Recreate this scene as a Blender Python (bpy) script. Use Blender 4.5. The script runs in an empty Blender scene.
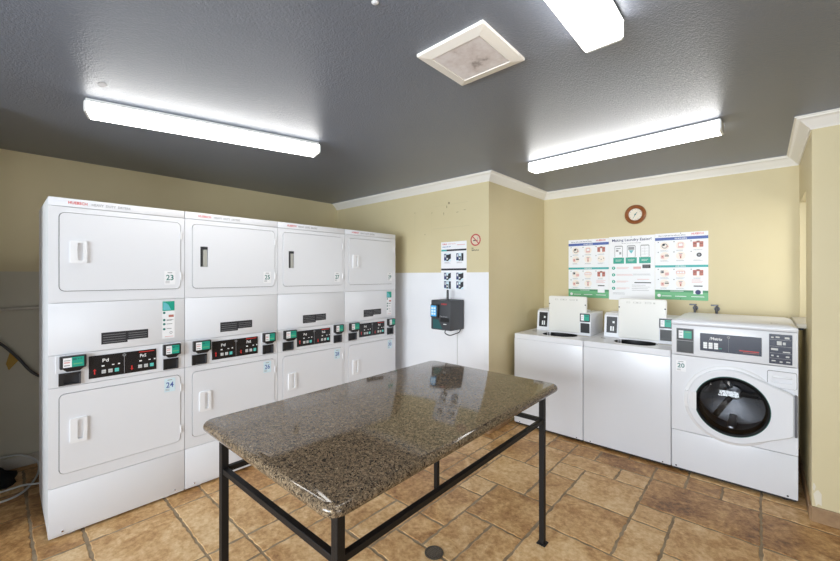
import bpy, bmesh, math, random
from mathutils import Vector, Matrix
random.seed(7)
C = bpy.context.scene.collection
PI = math.pi
CEIL = 2.521          # ceiling height
XL, YM, XC, YB, XR, YN = -4.41, 3.17, -1.957, 4.425, 0.235, 3.40
XE, YR = 3.3, -2.9    # east and rear walls, behind the camera

# ------------------------------------------------------------------ materials
def srgb(r, g, b):
    f = lambda c: (c/255/12.92) if c/255 <= .04045 else ((c/255+.055)/1.055)**2.4
    return (f(r), f(g), f(b), 1)
def mat(name, col, rough=.5, metal=0, spec=.5, coat=0, emit=None, strength=0):
    m = bpy.data.materials.new(name); m.use_nodes = True
    b = m.node_tree.nodes['Principled BSDF']
    b.inputs['Base Color'].default_value = col
    b.inputs['Roughness'].default_value = rough
    b.inputs['Metallic'].default_value = metal
    b.inputs['Specular IOR Level'].default_value = spec
    b.inputs['Coat Weight'].default_value = coat
    b.inputs['Coat Roughness'].default_value = .05
    if emit:
        b.inputs['Emission Color'].default_value = emit
        b.inputs['Emission Strength'].default_value = strength
    return m
def nodes(m): return m.node_tree.nodes, m.node_tree.links, m.node_tree.nodes['Principled BSDF']
def noise(m, scale, detail=4, rough=.6, coord='Object', vscale=None):
    N, L, b = nodes(m)
    t = N.new('ShaderNodeTexCoord'); n = N.new('ShaderNodeTexNoise')
    n.inputs['Scale'].default_value = scale; n.inputs['Detail'].default_value = detail
    n.inputs['Roughness'].default_value = rough
    if vscale:
        mp = N.new('ShaderNodeMapping'); mp.inputs['Scale'].default_value = vscale
        L.new(t.outputs[coord], mp.inputs['Vector']); L.new(mp.outputs[0], n.inputs['Vector'])
    else: L.new(t.outputs[coord], n.inputs['Vector'])
    return n
def ramp(m, src, stops):
    N, L, b = nodes(m)
    r = N.new('ShaderNodeValToRGB'); e = r.color_ramp.elements
    e[0].position, e[0].color = stops[0]; e[1].position, e[1].color = stops[-1]
    for p, c in stops[1:-1]:
        x = e.new(p); x.color = c
    L.new(src, r.inputs[0]); return r
def bump(m, src, strength, dist):
    N, L, b = nodes(m)
    u = N.new('ShaderNodeBump'); u.inputs['Strength'].default_value = strength; u.inputs['Distance'].default_value = dist
    L.new(src, u.inputs['Height']); L.new(u.outputs[0], b.inputs['Normal']); return u
def painted(name, c1, c2, rough, bscale=220, bstr=.25, spec=.4):
    m = mat(name, c1, rough, spec=spec)
    N, L, b = nodes(m)
    n = noise(m, 1.6, 5, .55); r = ramp(m, n.outputs['Fac'], [(.3, c1), (.7, c2)]); L.new(r.outputs[0], b.inputs['Base Color'])
    bump(m, noise(m, bscale, 3).outputs['Fac'], bstr, .002)
    return m

M = {}
M['tan'] = painted('tan_wall_paint', srgb(213, 200, 162), srgb(208, 194, 154), .5)
M['white_wall'] = painted('white_wall_paint', srgb(238, 238, 240), srgb(232, 232, 235), .45)
M['scuff'] = mat('scuffed_tan_paint', srgb(203, 191, 154), .6)
M['scuff_dark'] = mat('dark_scuff', srgb(150, 138, 112), .7)
M['plaster'] = mat('bare_plaster', srgb(222, 214, 196), .8)
M['crown'] = mat('white_trim_paint', srgb(238, 235, 228), .4)
# semi-gloss dark grey ceiling with a hand-rolled texture
m = mat('grey_ceiling_paint', srgb(98, 98, 100), .3, spec=.65); M['ceiling'] = m
N, L, b = nodes(m)
n = noise(m, 1.1, 4, .5); r = ramp(m, n.outputs['Fac'], [(.3, srgb(104, 110, 122)), (.7, srgb(112, 117, 129))]); L.new(r.outputs[0], b.inputs['Base Color'])
bump(m, noise(m, 120, 3, .55).outputs['Fac'], .55, .006)
# travertine
m = mat('travertine_tile', srgb(180, 145, 105), .42, spec=.45); M['tile'] = m
N, L, b = nodes(m)
at = N.new('ShaderNodeAttribute'); at.attribute_name = 'tone'
nz = noise(m, 4.2, 9, .7); nf = noise(m, 30, 6, .72)
nz.inputs['Distortion'].default_value = .9
tc = [n for n in N if n.type == 'TEX_COORD'][0]
sh = N.new('ShaderNodeVectorMath'); sh.operation = 'MULTIPLY_ADD'; sh.inputs[1].default_value = (53, 37, 0)
L.new(at.outputs['Vector'], sh.inputs[0]); L.new(tc.outputs['Object'], sh.inputs[2]); L.new(sh.outputs[0], nz.inputs['Vector']); L.new(sh.outputs[0], nf.inputs['Vector'])
mx = N.new('ShaderNodeMath'); mx.operation = 'MULTIPLY_ADD'; mx.inputs[1].default_value = 1.15
L.new(nz.outputs['Fac'], mx.inputs[0])
m2 = N.new('ShaderNodeMath'); m2.operation = 'MULTIPLY_ADD'; m2.inputs[1].default_value = .95
L.new(nf.outputs['Fac'], m2.inputs[0]); L.new(mx.outputs[0], m2.inputs[2]); L.new(at.outputs['Fac'], mx.inputs[2])
mr = N.new('ShaderNodeMapRange'); mr.inputs[1].default_value = .80; mr.inputs[2].default_value = 1.58; L.new(m2.outputs[0], mr.inputs[0])
r = ramp(m, mr.outputs[0], [(.02, srgb(106, 71, 38)), (.22, srgb(152, 107, 62)), (.45, srgb(188, 143, 90)), (.63, srgb(210, 169, 117)), (.90, srgb(232, 201, 154))])
# pits and dirt blotches
pv = noise(m, 48, 5, .75); pr_ = ramp(m, pv.outputs['Fac'], [(.30, (.28, .21, .14, 1)), (.40, (1, 1, 1, 1))])
mul = N.new('ShaderNodeMix'); mul.data_type = 'RGBA'; mul.blend_type = 'MULTIPLY'; mul.inputs[0].default_value = .5
L.new(r.outputs[0], mul.inputs[6]); L.new(pr_.outputs[0], mul.inputs[7]); L.new(mul.outputs[2], b.inputs['Base Color'])
bump(m, nf.outputs['Fac'], .3, .004)
m = mat('grout', srgb(128, 112, 94), .9); M['grout'] = m
N, L, b = nodes(m); n = noise(m, 9, 5); r = ramp(m, n.outputs['Fac'], [(.3, srgb(124, 104, 80)), (.7, srgb(170, 150, 122))]); L.new(r.outputs[0], b.inputs['Base Color'])
m = mat('baseboard_stone', srgb(170, 138, 102), .5); M['base_tile'] = m
N, L, b = nodes(m); n = noise(m, 7, 6, .65); r = ramp(m, n.outputs['Fac'], [(.3, srgb(122, 92, 66)), (.7, srgb(174, 142, 104))]); L.new(r.outputs[0], b.inputs['Base Color'])
# granite
m = mat('polished_granite', srgb(90, 80, 66), .07, spec=.42); M['granite'] = m
N, L, b = nodes(m)
t = N.new('ShaderNodeTexCoord')
v = N.new('ShaderNodeTexVoronoi'); v.inputs['Scale'].default_value = 230; v.inputs['Randomness'].default_value = 1
ds = noise(m, 60, 3); mixv = N.new('ShaderNodeMix'); mixv.data_type = 'RGBA'; mixv.inputs[0].default_value = .04
L.new(t.outputs['Object'], mixv.inputs[6]); L.new(ds.outputs['Color'], mixv.inputs[7]); L.new(mixv.outputs[2], v.inputs['Vector'])
sep = N.new('ShaderNodeSeparateColor'); L.new(v.outputs['Color'], sep.inputs[0])
r = ramp(m, sep.outputs[0], [(0, srgb(42, 36, 31)), (.2, srgb(78, 64, 50)), (.36, srgb(113, 96, 76)), (.6, srgb(136, 116, 92)), (.84, srgb(100, 88, 72)), (.97, srgb(160, 142, 117))])
r.color_ramp.interpolation = 'CONSTANT'
L.new(r.outputs[0], b.inputs['Base Color'])
M['enamel'] = mat('white_enamel', srgb(226, 227, 231), .28, spec=.5)
M['enamel_dull'] = mat('white_textured_enamel', srgb(226, 226, 226), .38, spec=.5)
M['plastic_white'] = mat('white_plastic', srgb(236, 236, 238), .3)
M['offwhite'] = mat('lid_white', srgb(229, 227, 221), .35)
M['emboss'] = mat('faint_grey_print', srgb(196, 194, 188), .5)
M['gasket'] = mat('shadow_gap_grey', srgb(120, 120, 120), .8)  # grey that paints the shade in door and drawer gaps
M['black'] = mat('black_plastic', srgb(28, 28, 30), .35)
M['panel'] = mat('black_panel', srgb(30, 28, 30), .25)
M['navy_panel'] = mat('dark_blue_panel', srgb(40, 44, 62), .25)
M['dark_metal'] = mat('dark_metal', srgb(92, 92, 96), .4, metal=.6)
M['recess'] = mat('dark_recess', srgb(46, 46, 50), .5)
M['pocket'] = mat('grey_pocket', srgb(176, 174, 166), .55)
M['steel'] = mat('brushed_steel', srgb(190, 190, 195), .3, metal=1)
M['drum'] = mat('drum_steel', srgb(120, 122, 128), .28, metal=1)
M['chrome'] = mat('chrome', srgb(215, 215, 220), .15, metal=1)
M['iron'] = mat('black_iron', srgb(19, 17, 17), .5, spec=.35)
N, L, b = nodes(M['iron']); bump(M['iron'], noise(M['iron'], 180, 3).outputs['Fac'], .4, .002)
M['rubber'] = mat('black_rubber', srgb(24, 25, 28), .4)
M['teal'] = mat('teal_print', srgb(24, 158, 134), .4)
M['teal_dark'] = mat('dark_teal_print', srgb(20, 112, 104), .4)
M['teal_light'] = mat('light_teal_print', srgb(104, 186, 196), .4)
M['tealgreen'] = mat('teal_bar_print', srgb(66, 172, 168), .5)
M['green'] = mat('green_print', srgb(108, 180, 128), .5)
M['green_dark'] = mat('dark_green_print', srgb(70, 140, 96), .5)
M['blue'] = mat('blue_print', srgb(74, 98, 168), .5)
M['navy'] = mat('navy_print', srgb(44, 52, 104), .5)
M['ink'] = mat('black_ink', srgb(38, 38, 44), .5)
M['grey_ink'] = mat('grey_ink', srgb(150, 150, 152), .5)
M['pink_ink'] = mat('pale_red_ink', srgb(222, 176, 172), .5)
M['pink_bg'] = mat('pale_peach_print', srgb(242, 232, 222), .5)
M['red'] = mat('red_print', srgb(206, 44, 40), .45)
M['brick'] = mat('brick_red_print', srgb(184, 112, 98), .5)
M['white_print'] = mat('white_print', srgb(240, 240, 240), .4)
M['paper'] = mat('white_paper', srgb(240, 240, 242), .5)
M['sky_print'] = mat('pale_blue_print', srgb(212, 232, 240), .5)
M['key'] = mat('pale_grey_key', srgb(196, 196, 194), .45)
M['aqua'] = mat('aqua_key', srgb(88, 200, 190), .4)
M['screen'] = mat('blue_lit_screen', srgb(70, 150, 200), .3, emit=srgb(70, 150, 200), strength=.35)
M['teal_shade'] = mat('deep_teal_plastic', srgb(34, 84, 86), .5)
M['terminal'] = mat('charcoal_plastic', srgb(62, 64, 68), .5)
M['terminal_side'] = mat('charcoal_plastic_side', srgb(58, 60, 64), .5)
M['pipe'] = mat('painted_pipe', srgb(196, 190, 178), .5)
M['cable_dark'] = mat('dark_cable', srgb(70, 70, 72), .5)
M['cable_white'] = mat('white_cable', srgb(206, 206, 204), .5)
M['yellow'] = mat('yellow_tag', srgb(176, 140, 60), .7)
M['spot'] = mat('pale_ceiling_mark', srgb(200, 200, 202), .7)
M['drain_iron'] = mat('drain_rim_metal', srgb(84, 76, 66), .6, metal=.3)
M['drain_bar'] = mat('drain_bar_metal', srgb(112, 102, 90), .5, metal=.5)
M['putty'] = painted('putty_wall_paint', srgb(202, 196, 178), srgb(194, 188, 168), .5)
M['sign_red'] = mat('faded_red_print', srgb(190, 70, 74), .5)
M['sign_ground'] = mat('clear_sticker_ground', srgb(218, 204, 178), .5)
M['cloth'] = mat('black_cloth', srgb(14, 14, 15), .9)
M['lens'] = mat('lit_diffuser', (.9, .9, .88, 1), .5, emit=(1, .985, .95, 1), strength=7.4)
M['lamp_white'] = mat('white_lamp_housing', srgb(235, 235, 232), .4)
M['vent_frame'] = mat('white_vent_plastic', srgb(238, 234, 226), .45)
m = mat('dirty_vent_lens', srgb(214, 206, 200), .4); M['vent_lens'] = m
N, L, b = nodes(m); n = noise(m, 11, 6, .65)
t = N.new('ShaderNodeTexCoord'); vl = N.new('ShaderNodeVectorMath'); vl.operation = 'LENGTH'; L.new(t.outputs['Object'], vl.inputs[0])
ad = N.new('ShaderNodeMath'); ad.operation = 'MULTIPLY_ADD'; ad.inputs[1].default_value = 2.2; L.new(vl.outputs['Value'], ad.inputs[0]); L.new(n.outputs['Fac'], ad.inputs[2])
r = ramp(m, ad.outputs[0], [(.48, srgb(158, 146, 140)), (.60, srgb(216, 206, 203)), (.82, srgb(236, 230, 229))]); L.new(r.outputs[0], b.inputs['Base Color'])
m = mat('reddish_wood', srgb(150, 84, 40), .35, coat=.3); M['wood'] = m
N, L, b = nodes(m); n = noise(m, 30, 4, .6, vscale=(1, 1, 6)); r = ramp(m, n.outputs['Fac'], [(.3, srgb(116, 62, 28)), (.7, srgb(160, 96, 50))]); L.new(r.outputs[0], b.inputs['Base Color'])
M['dial'] = mat('cream_dial', srgb(232, 222, 204), .5)
M['sill'] = mat('painted_sill', srgb(206, 200, 186), .5)
M['frame'] = mat('window_frame_white', srgb(230, 228, 222), .4)
g = bpy.data.materials.new('clear_glass'); g.use_nodes = True; M['glass'] = g
N, L = g.node_tree.nodes, g.node_tree.links; N.remove(N['Principled BSDF'])
tr = N.new('ShaderNodeBsdfTransparent'); gl = N.new('ShaderNodeBsdfGlossy'); gl.inputs['Roughness'].default_value = .03
fr = N.new('ShaderNodeFresnel'); fr.inputs[0].default_value = 1.5; ms = N.new('ShaderNodeMixShader')
L.new(fr.outputs[0], ms.inputs[0]); L.new(tr.outputs[0], ms.inputs[1]); L.new(gl.outputs[0], ms.inputs[2]); L.new(ms.outputs[0], N['Material Output'].inputs[0])
g = g.copy(); g.name = 'smoked_door_glass'; M['smoke'] = g
[n for n in g.node_tree.nodes if n.type == 'BSDF_TRANSPARENT'][0].inputs[0].default_value = (.42, .42, .42, 1)

# ------------------------------------------------------------------ mesh builder
class MB:
    def __init__(s): s.bm = bmesh.new(); s.mats = []; s.cur = 0
    def use(s, key):
        if key not in s.mats: s.mats.append(key)
        s.cur = s.mats.index(key); return s
    def face(s, pts):
        vs = []
        for p in pts:
            if not vs or (Vector(p)-vs[-1].co).length > 1e-6: vs.append(s.bm.verts.new(p))
        if len(vs) > 2 and (vs[0].co-vs[-1].co).length <= 1e-6: vs.pop()
        if len(vs) < 3: return
        f = s.bm.faces.new(vs); f.material_index = s.cur; return f
    def add(s, verts, faces, T=None):
        v = [s.bm.verts.new(T @ Vector(p) if T else p) for p in verts]
        out = []
        for f in faces:
            q = s.bm.faces.new([v[i] for i in f]); q.material_index = s.cur; out.append(q)
        return v, out
    def box(s, x0, x1, y0, y1, z0, z1, bev=0, seg=2, T=None):
        V = [(x, y, z) for x in (x0, x1) for y in (y0, y1) for z in (z0, z1)]
        F = [(0, 1, 3, 2), (4, 6, 7, 5), (0, 4, 5, 1), (2, 3, 7, 6), (0, 2, 6, 4), (1, 5, 7, 3)]
        v, f = s.add(V, F, T)
        if bev:
            e = {e for q in f for e in q.edges}
            r = bmesh.ops.bevel(s.bm, geom=list(e), offset=bev, segments=seg, affect='EDGES', profile=.5, clamp_overlap=True)
            for q in r['faces']: q.material_index = s.cur
        return s
    def rect(s, x0, x1, z0, z1, y): s.face([(x0, y, z0), (x1, y, z0), (x1, y, z1), (x0, y, z1)]); return s
    def poly(s, pts, y): s.face([(x, y, z) for x, z in pts]); return s
    def ring(s, outer, inner, y0, y1, yi=None, back=False):
        yi = y1 if yi is None else yi
        n = len(outer); D = {}
        def V(p, y):
            k = (round(p[0], 6), round(p[1], 6), round(y, 6))
            if k not in D: D[k] = s.bm.verts.new((p[0], y, p[1]))
            return D[k]
        def F(*vs):
            u = []
            for v in vs:
                if v not in u: u.append(v)
            if len(u) > 2:
                try: f = s.bm.faces.new(u); f.material_index = s.cur
                except ValueError: pass
        for i in range(n):
            j = (i+1) % n
            F(V(outer[i], y0), V(outer[j], y0), V(inner[j], y0), V(inner[i], y0))
            F(V(outer[j], y0), V(outer[i], y0), V(outer[i], y1), V(outer[j], y1))
            F(V(inner[i], y0), V(inner[j], y0), V(inner[j], yi), V(inner[i], yi))
        return s
    def prism(s, pts, y0, y1, cham=0):
        """solid with outline pts (x,z), front at y0"""
        n = len(pts)
        if cham:
            cx = sum(p[0] for p in pts)/n; cz = sum(p[1] for p in pts)/n
            front = inset(pts, cham)
            a = [s.bm.verts.new((x, y0, z)) for x, z in front]; m_ = [s.bm.verts.new((x, y0+cham, z)) for x, z in pts]
            b = [s.bm.verts.new((x, y1, z)) for x, z in pts]; rows = [a, m_, b]
        else:
            rows = [[s.bm.verts.new((x, y0, z)) for x, z in pts], [s.bm.verts.new((x, y1, z)) for x, z in pts]]
        fs = [s.bm.faces.new(rows[0]), s.bm.faces.new(rows[-1][::-1])]
        for p, q in zip(rows, rows[1:]):
            for i in range(n):
                j = (i+1) % n; fs.append(s.bm.faces.new([p[j], p[i], q[i], q[j]]))
        for f in fs: f.material_index = s.cur
        return s
    def cyl(s, p0, p1, r, n=16, r1=None):
        p0, p1 = Vector(p0), Vector(p1); d = p1-p0; r1 = r if r1 is None else r1
        q = d.to_track_quat('Z', 'Y').to_matrix()
        A = [p0+q @ Vector((math.cos(2*PI*i/n)*r, math.sin(2*PI*i/n)*r, 0)) for i in range(n)]
        B = [p1+q @ Vector((math.cos(2*PI*i/n)*r1, math.sin(2*PI*i/n)*r1, 0)) for i in range(n)]
        s.add(A+B, [(i, (i+1) % n, n+(i+1) % n, n+i) for i in range(n)]+[tuple(range(n))[::-1], tuple(range(n, 2*n))]); return s
    def lathe(s, prof, c, n=48, axis='y'):
        """prof: (radius, offset along axis)"""
        rows = []
        for r, o in prof:
            row = []
            for i in range(n):
                a = 2*PI*i/n; u, w = r*math.cos(a), r*math.sin(a)
                row.append((c[0]+u, c[1]+o, c[2]+w) if axis == 'y' else (c[0]+u, c[1]+w, c[2]+o))
            rows.append(row)
        V = [p for row in rows for p in row]; k = len(rows)
        F = [(a*n+i, a*n+(i+1) % n, (a+1)*n+(i+1) % n, (a+1)*n+i) for a in range(k-1) for i in range(n)]
        s.add(V, F)
        return s
    def disc(s, x, z, r, y, n=24): s.face([(x+r*math.cos(2*PI*i/n), y, z+r*math.sin(2*PI*i/n)) for i in range(n)]); return s
    def annulus(s, x, z, r0, r1, y, n=32):
        for i in range(n):
            a, b_ = 2*PI*i/n, 2*PI*(i+1)/n
            s.face([(x+r1*math.cos(a), y, z+r1*math.sin(a)), (x+r1*math.cos(b_), y, z+r1*math.sin(b_)), (x+r0*math.cos(b_), y, z+r0*math.sin(b_)), (x+r0*math.cos(a), y, z+r0*math.sin(a))])
        return s
    def tube(s, pts, r, n=10, sub=6):
        P = [Vector(p) for p in pts]; Q = []
        for i in range(len(P)-1):
            a, b_, c, d = P[max(i-1, 0)], P[i], P[i+1], P[min(i+2, len(P)-1)]
            for k in range(sub):
                t = k/sub
                Q.append(.5*((2*b_)+(c-a)*t+(2*a-5*b_+4*c-d)*t*t+(3*b_-a-3*c+d)*t**3))
        Q.append(P[-1]); up = Vector((.13, .21, .97)); rows = []
        for i, p in enumerate(Q):
            d = (Q[min(i+1, len(Q)-1)]-Q[max(i-1, 0)]).normalized()
            u = d.cross(up); u = (u if u.length > .05 else d.cross(Vector((1, 0, 0)))).normalized(); w = d.cross(u)
            rows.append([p+r*(math.cos(2*PI*k/n)*u+math.sin(2*PI*k/n)*w) for k in range(n)])
        k = len(rows)
        s.add([p for q in rows for p in q], [(a*n+i, a*n+(i+1) % n, (a+1)*n+(i+1) % n, (a+1)*n+i) for a in range(k-1) for i in range(n)]+[tuple(range(n))[::-1], tuple(range((k-1)*n, k*n))])
        return s
    def text(s, txt, x, z, h, y, width=None, center=False):
        """flat lettering in the x-z plane facing -y, cap height h"""
        cu = bpy.data.curves.new('lettering', 'FONT'); cu.body = txt; cu.size = h/.7; cu.resolution_u = 2; cu.offset = .018*h/.7
        o = bpy.data.objects.new('lettering', cu); C.objects.link(o)
        me = bpy.data.meshes.new_from_object(o)
        bpy.data.objects.remove(o); bpy.data.curves.remove(cu)
        if len(me.vertices):
            x0 = min(v.co.x for v in me.vertices); x1 = max(v.co.x for v in me.vertices)
            k = (width/(x1-x0)) if width else 1
            ox = x-((x1-x0)*k/2 if center else 0)
            s.add([(ox+(v.co.x-x0)*k, y, z+v.co.y) for v in me.vertices], [tuple(p.vertices) for p in me.polygons])
        bpy.data.meshes.remove(me); return s
    def mesh(s, name, smooth=None, norm=True):
        if norm: pass
        me = bpy.data.meshes.new(name); s.bm.to_mesh(me); s.bm.free()
        for k in s.mats: me.materials.append(M[k])
        if smooth:
            for p in me.polygons: p.use_smooth = True
            me.set_sharp_from_angle(angle=math.radians(smooth))
        return me
    def build(s, name, parent=None, smooth=None, loc=(0, 0, 0), rot=(0, 0, 0)):
        return put(s.mesh(name, smooth), name, parent, loc, rot)
def put(me, name, parent=None, loc=(0, 0, 0), rot=(0, 0, 0)):
    o = bpy.data.objects.new(name, me); C.objects.link(o); o.location = loc; o.rotation_euler = rot
    if parent: o.parent = parent
    return o
def inset(pts, d):
    n = len(pts); out = []
    for i in range(n):
        a, b_, c = Vector(pts[i-1]), Vector(pts[i]), Vector(pts[(i+1) % n])
        e0 = (b_-a).normalized(); e1 = (c-b_).normalized()
        n0, n1 = Vector((-e0.y, e0.x)), Vector((-e1.y, e1.x)); m_ = (n0+n1)
        m_ = m_.normalized() if m_.length > 1e-6 else n0
        out.append(tuple(b_+m_*d/max(.3, m_.dot(n0))))
    return out
def rrect(x0, x1, z0, z1, r, k=6):
    out = []
    for cx, cz, a0 in ((x1-r, z0+r, -90), (x1-r, z1-r, 0), (x0+r, z1-r, 90), (x0+r, z0+r, 180)):
        for i in range(k+1):
            a = math.radians(a0+90*i/k); out.append((cx+r*math.cos(a), cz+r*math.sin(a)))
    return out
def tag(o, label, cat, group=None, kind=None):
    if label: o['label'] = label
    if cat: o['category'] = cat
    if group: o['group'] = group
    if kind: o['kind'] = kind
    return o
def thing(name, label, cat, loc, rz=0, group=None):
    o = bpy.data.objects.new(name, None); C.objects.link(o); o.empty_display_size = .1
    o.location = loc; o.rotation_euler = (0, 0, rz); return tag(o, label, cat, group)
def struct(o): o['kind'] = 'structure'; return o
CACHE = {}
def part(key, parent, make, smooth=None, name=None, loc=(0, 0, 0), label=None):
    """one mesh per key, shared by every copy of the part"""
    if key not in CACHE:
        mb = MB(); make(mb); CACHE[key] = mb.mesh(name or key, smooth)
    o = put(CACHE[key], name or key, parent, loc)
    if label: o['label'] = label
    return o

# ------------------------------------------------------------------ room shell
def wallbox(mb, x0, x1, y0, y1, z0, z1): mb.box(x0, x1, y0, y1, z0, z1)
WZ = 1.563
mb = MB(); mb.use('putty').box(XL-.12, XL, YR, YM+.12, 0, WZ); mb.use('tan').box(XL-.12, XL, YR, YM+.12, WZ, CEIL)
struct(mb.build('wall_left'))
mb = MB()
mb.use('white_wall').box(XL, XC, YM, YM+.12, 0, WZ); mb.use('tan').box(XL, XC, YM, YM+.12, WZ, CEIL)
def blot(mb, cx, cz, rx, rz, y, n=10, rr=random.Random(3)):
    mb.poly([(cx+rx*math.cos(2*PI*i/n)*rr.uniform(.6, 1.2), cz+rz*math.sin(2*PI*i/n)*rr.uniform(.6, 1.2)) for i in range(n)], y)
y = YM-.0008
mb.use('scuff')
mb.rect(-2.93, -2.925, 1.98, 2.23, y).rect(-2.68, -2.676, 1.96, 2.21, y).rect(-2.66, -2.18, 2.033, 2.040, y).rect(-2.66, -2.2, 2.276, 2.28, y)
mb.use('scuff_dark')
for cx, cz, a, b_ in ((-2.927, 2.242, .006, .006), (-2.674, 2.214, .005, .007), (-2.441, 2.294, .012, .014), (-2.47, 2.255, .005, .02), (-2.51, 2.19, .004, .02), (-2.776, 1.985, .006, .005), (-2.33, 2.186, .02, .003), (-2.24, 2.20, .014, .003)):
    blot(mb, cx, cz, a, b_, y-.0004)
struct(mb.build('wall_middle'))
mb = MB(); mb.use('tan').box(XC-.12, XC+.001, YM+.12, YB+.12, 0, CEIL).box(XC, XC+.001, YM, YM+.12, 0, CEIL)
# keep the middle wall's end face tan
struct(mb.build('wall_inner'))
mb = MB(); mb.use('tan').box(XC, XR, YB, YB+.12, 0, CEIL); struct(mb.build('wall_back'))
# right return wall with the window niche
NY0, NY1, NZ0, NZ1, WT = 3.80, 4.395, 1.19, 2.13, .26
mb = MB(); mb.use('tan')
mb.box(XR, XR+WT, YN, NY0, 0, CEIL).box(XR, XR+WT, NY1, YB+.12, 0, CEIL).box(XR, XR+WT, NY0, NY1, 0, NZ0).box(XR, XR+WT, NY0, NY1, NZ1, CEIL)
struct(mb.build('wall_right'))
mb = MB(); mb.use('tan').box(XR+WT, XE, YN, YN+.12, 0, CEIL)
mb.use('plaster')
Rn = random.Random(11)
blot(mb, XR+.285, 1.44, .008, .008, YN-.001)
struct(mb.build('wall_near'))
mb = MB(); mb.use('plaster')
for cx, cz, a, b_ in ((.26, .15, .02, .055), (.245, .22, .008, .03)): blot(mb, cx, cz, a, b_, YN-.001, 9, Rn)
o = mb.build('trim_2'); struct(o)
# walls behind the camera: east doorway and wide rear window are invented openings for fill light
ED0, ED1, EZ = -2.0, .1, 2.1
mb = MB(); mb.use('white_wall').box(XE, XE+.12, YR, ED0, 0, CEIL).box(XE, XE+.12, ED1, YN+.12, 0, CEIL).box(XE, XE+.12, ED0, ED1, EZ, CEIL); struct(mb.build('wall_east'))
w = MB(); w.use('frame')
for k in range(3):
    y = ED0+(ED1-ED0-.07)*k/2; w.box(XE+.03, XE+.08, y, y+.07, 0, EZ)
w.box(XE+.03, XE+.08, ED0+.07, ED1-.07, EZ-.07, EZ); o = struct(w.build('door_1'))
g = MB(); g.use('glass').face([(XE+.055, ED0, 0), (XE+.055, ED1, 0), (XE+.055, ED1, EZ), (XE+.055, ED0, EZ)]); g.build('door_pane', o)
mb = MB(); mb.use('white_wall').box(XL, -3.25, -.26, -.14, 0, CEIL); struct(mb.build('wall_stub'))  # added unseen partition, keeps daylight out of the gap by the nearest dryer
RW0, RW1, RZ0, RZ1 = -2.4, .8, .75, 2.2
mb = MB(); mb.use('white_wall')
mb.box(XL, RW0, YR-.15, YR, 0, CEIL).box(RW1, XE, YR-.15, YR, 0, CEIL).box(RW0, RW1, YR-.15, YR, 0, RZ0).box(RW0, RW1, YR-.15, YR, RZ1, CEIL)
struct(mb.build('wall_rear'))
w = MB(); w.use('frame')
w.box(RW0, RW1, YR-.1, YR-.04, RZ0, RZ0+.05).box(RW0, RW1, YR-.1, YR-.04, RZ1-.05, RZ1)
for k in range(5):
    x = RW0+(RW1-RW0-.05)*k/4; w.box(x, x+.05, YR-.1, YR-.04, RZ0+.05, RZ1-.05)
o = struct(w.build('window_2')); g = MB(); g.use('glass').rect(RW0+.02, RW1-.02, RZ0+.02, RZ1-.02, YR-.07); g.build('window_pane', o)
# niche window
w = MB(); w.use('frame'); x0, x1 = XR+.19, XR+.24
w.box(x0, x1, NY0, NY0+.04, NZ0, NZ1).box(x0, x1, NY1-.04, NY1, NZ0, NZ1).box(x0, x1, NY0+.04, NY1-.04, NZ0, NZ0+.04).box(x0, x1, NY0+.04, NY1-.04, NZ1-.04, NZ1)
o = struct(w.build('window_1'))
g = MB(); g.use('glass').face([(x0+.02, NY0, NZ0), (x0+.02, NY1, NZ0), (x0+.02, NY1, NZ1), (x0+.02, NY0, NZ1)]); g.build('window_pane', o)
mb = MB(); mb.use('sill').box(XR-.05, XR+.19, NY0-.03, NY1, NZ0-.03, NZ0+.002, .004); mb.use('recess').box(XR-.03, XR-.001, 3.97, 4.07, NZ0-.062, NZ0-.031)
struct(mb.build('trim_3'))
# ceiling
mb = MB(); mb.use('ceiling').box(XL-.12, XE+.12, YR-.15, YB+.12, CEIL, CEIL+.1); struct(mb.build('ceiling'))
# crown moulding, one mitred run
prof = [(0, -.078), (.008, -.078), (.011, -.068), (.018, -.062), (.030, -.050), (.050, -.028), (.062, -.018), (.068, -.015), (.070, -.008), (.080, -.007), (.080, 0)]
path = [(XL, YM), (XC, YM), (XC, YB), (XR, YB), (XR, YN), (XE, YN)]
rows = []
for i, p in enumerate(path):
    p = Vector(p); d0 = (p-Vector(path[i-1])).normalized() if i else None; d1 = (Vector(path[i+1])-p).normalized() if i < len(path)-1 else None
    nr = lambda d: Vector((d.y, -d.x))
    if d0 is None: m_ = nr(d1)
    elif d1 is None: m_ = nr(d0)
    else:
        m_ = nr(d0)+nr(d1); m_ = m_/m_.dot(nr(d0))
    rows.append([(p.x+m_.x*d, p.y+m_.y*d, CEIL+z-.0004) for d, z in prof])
mb = MB(); mb.use('crown'); k = len(prof)
mb.add([q for r_ in rows for q in r_], [(a*k+i, (a+1)*k+i, (a+1)*k+i+1, a*k+i+1) for a in range(len(rows)-1) for i in range(k-1)])
struct(mb.build('trim_1', smooth=40))
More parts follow.
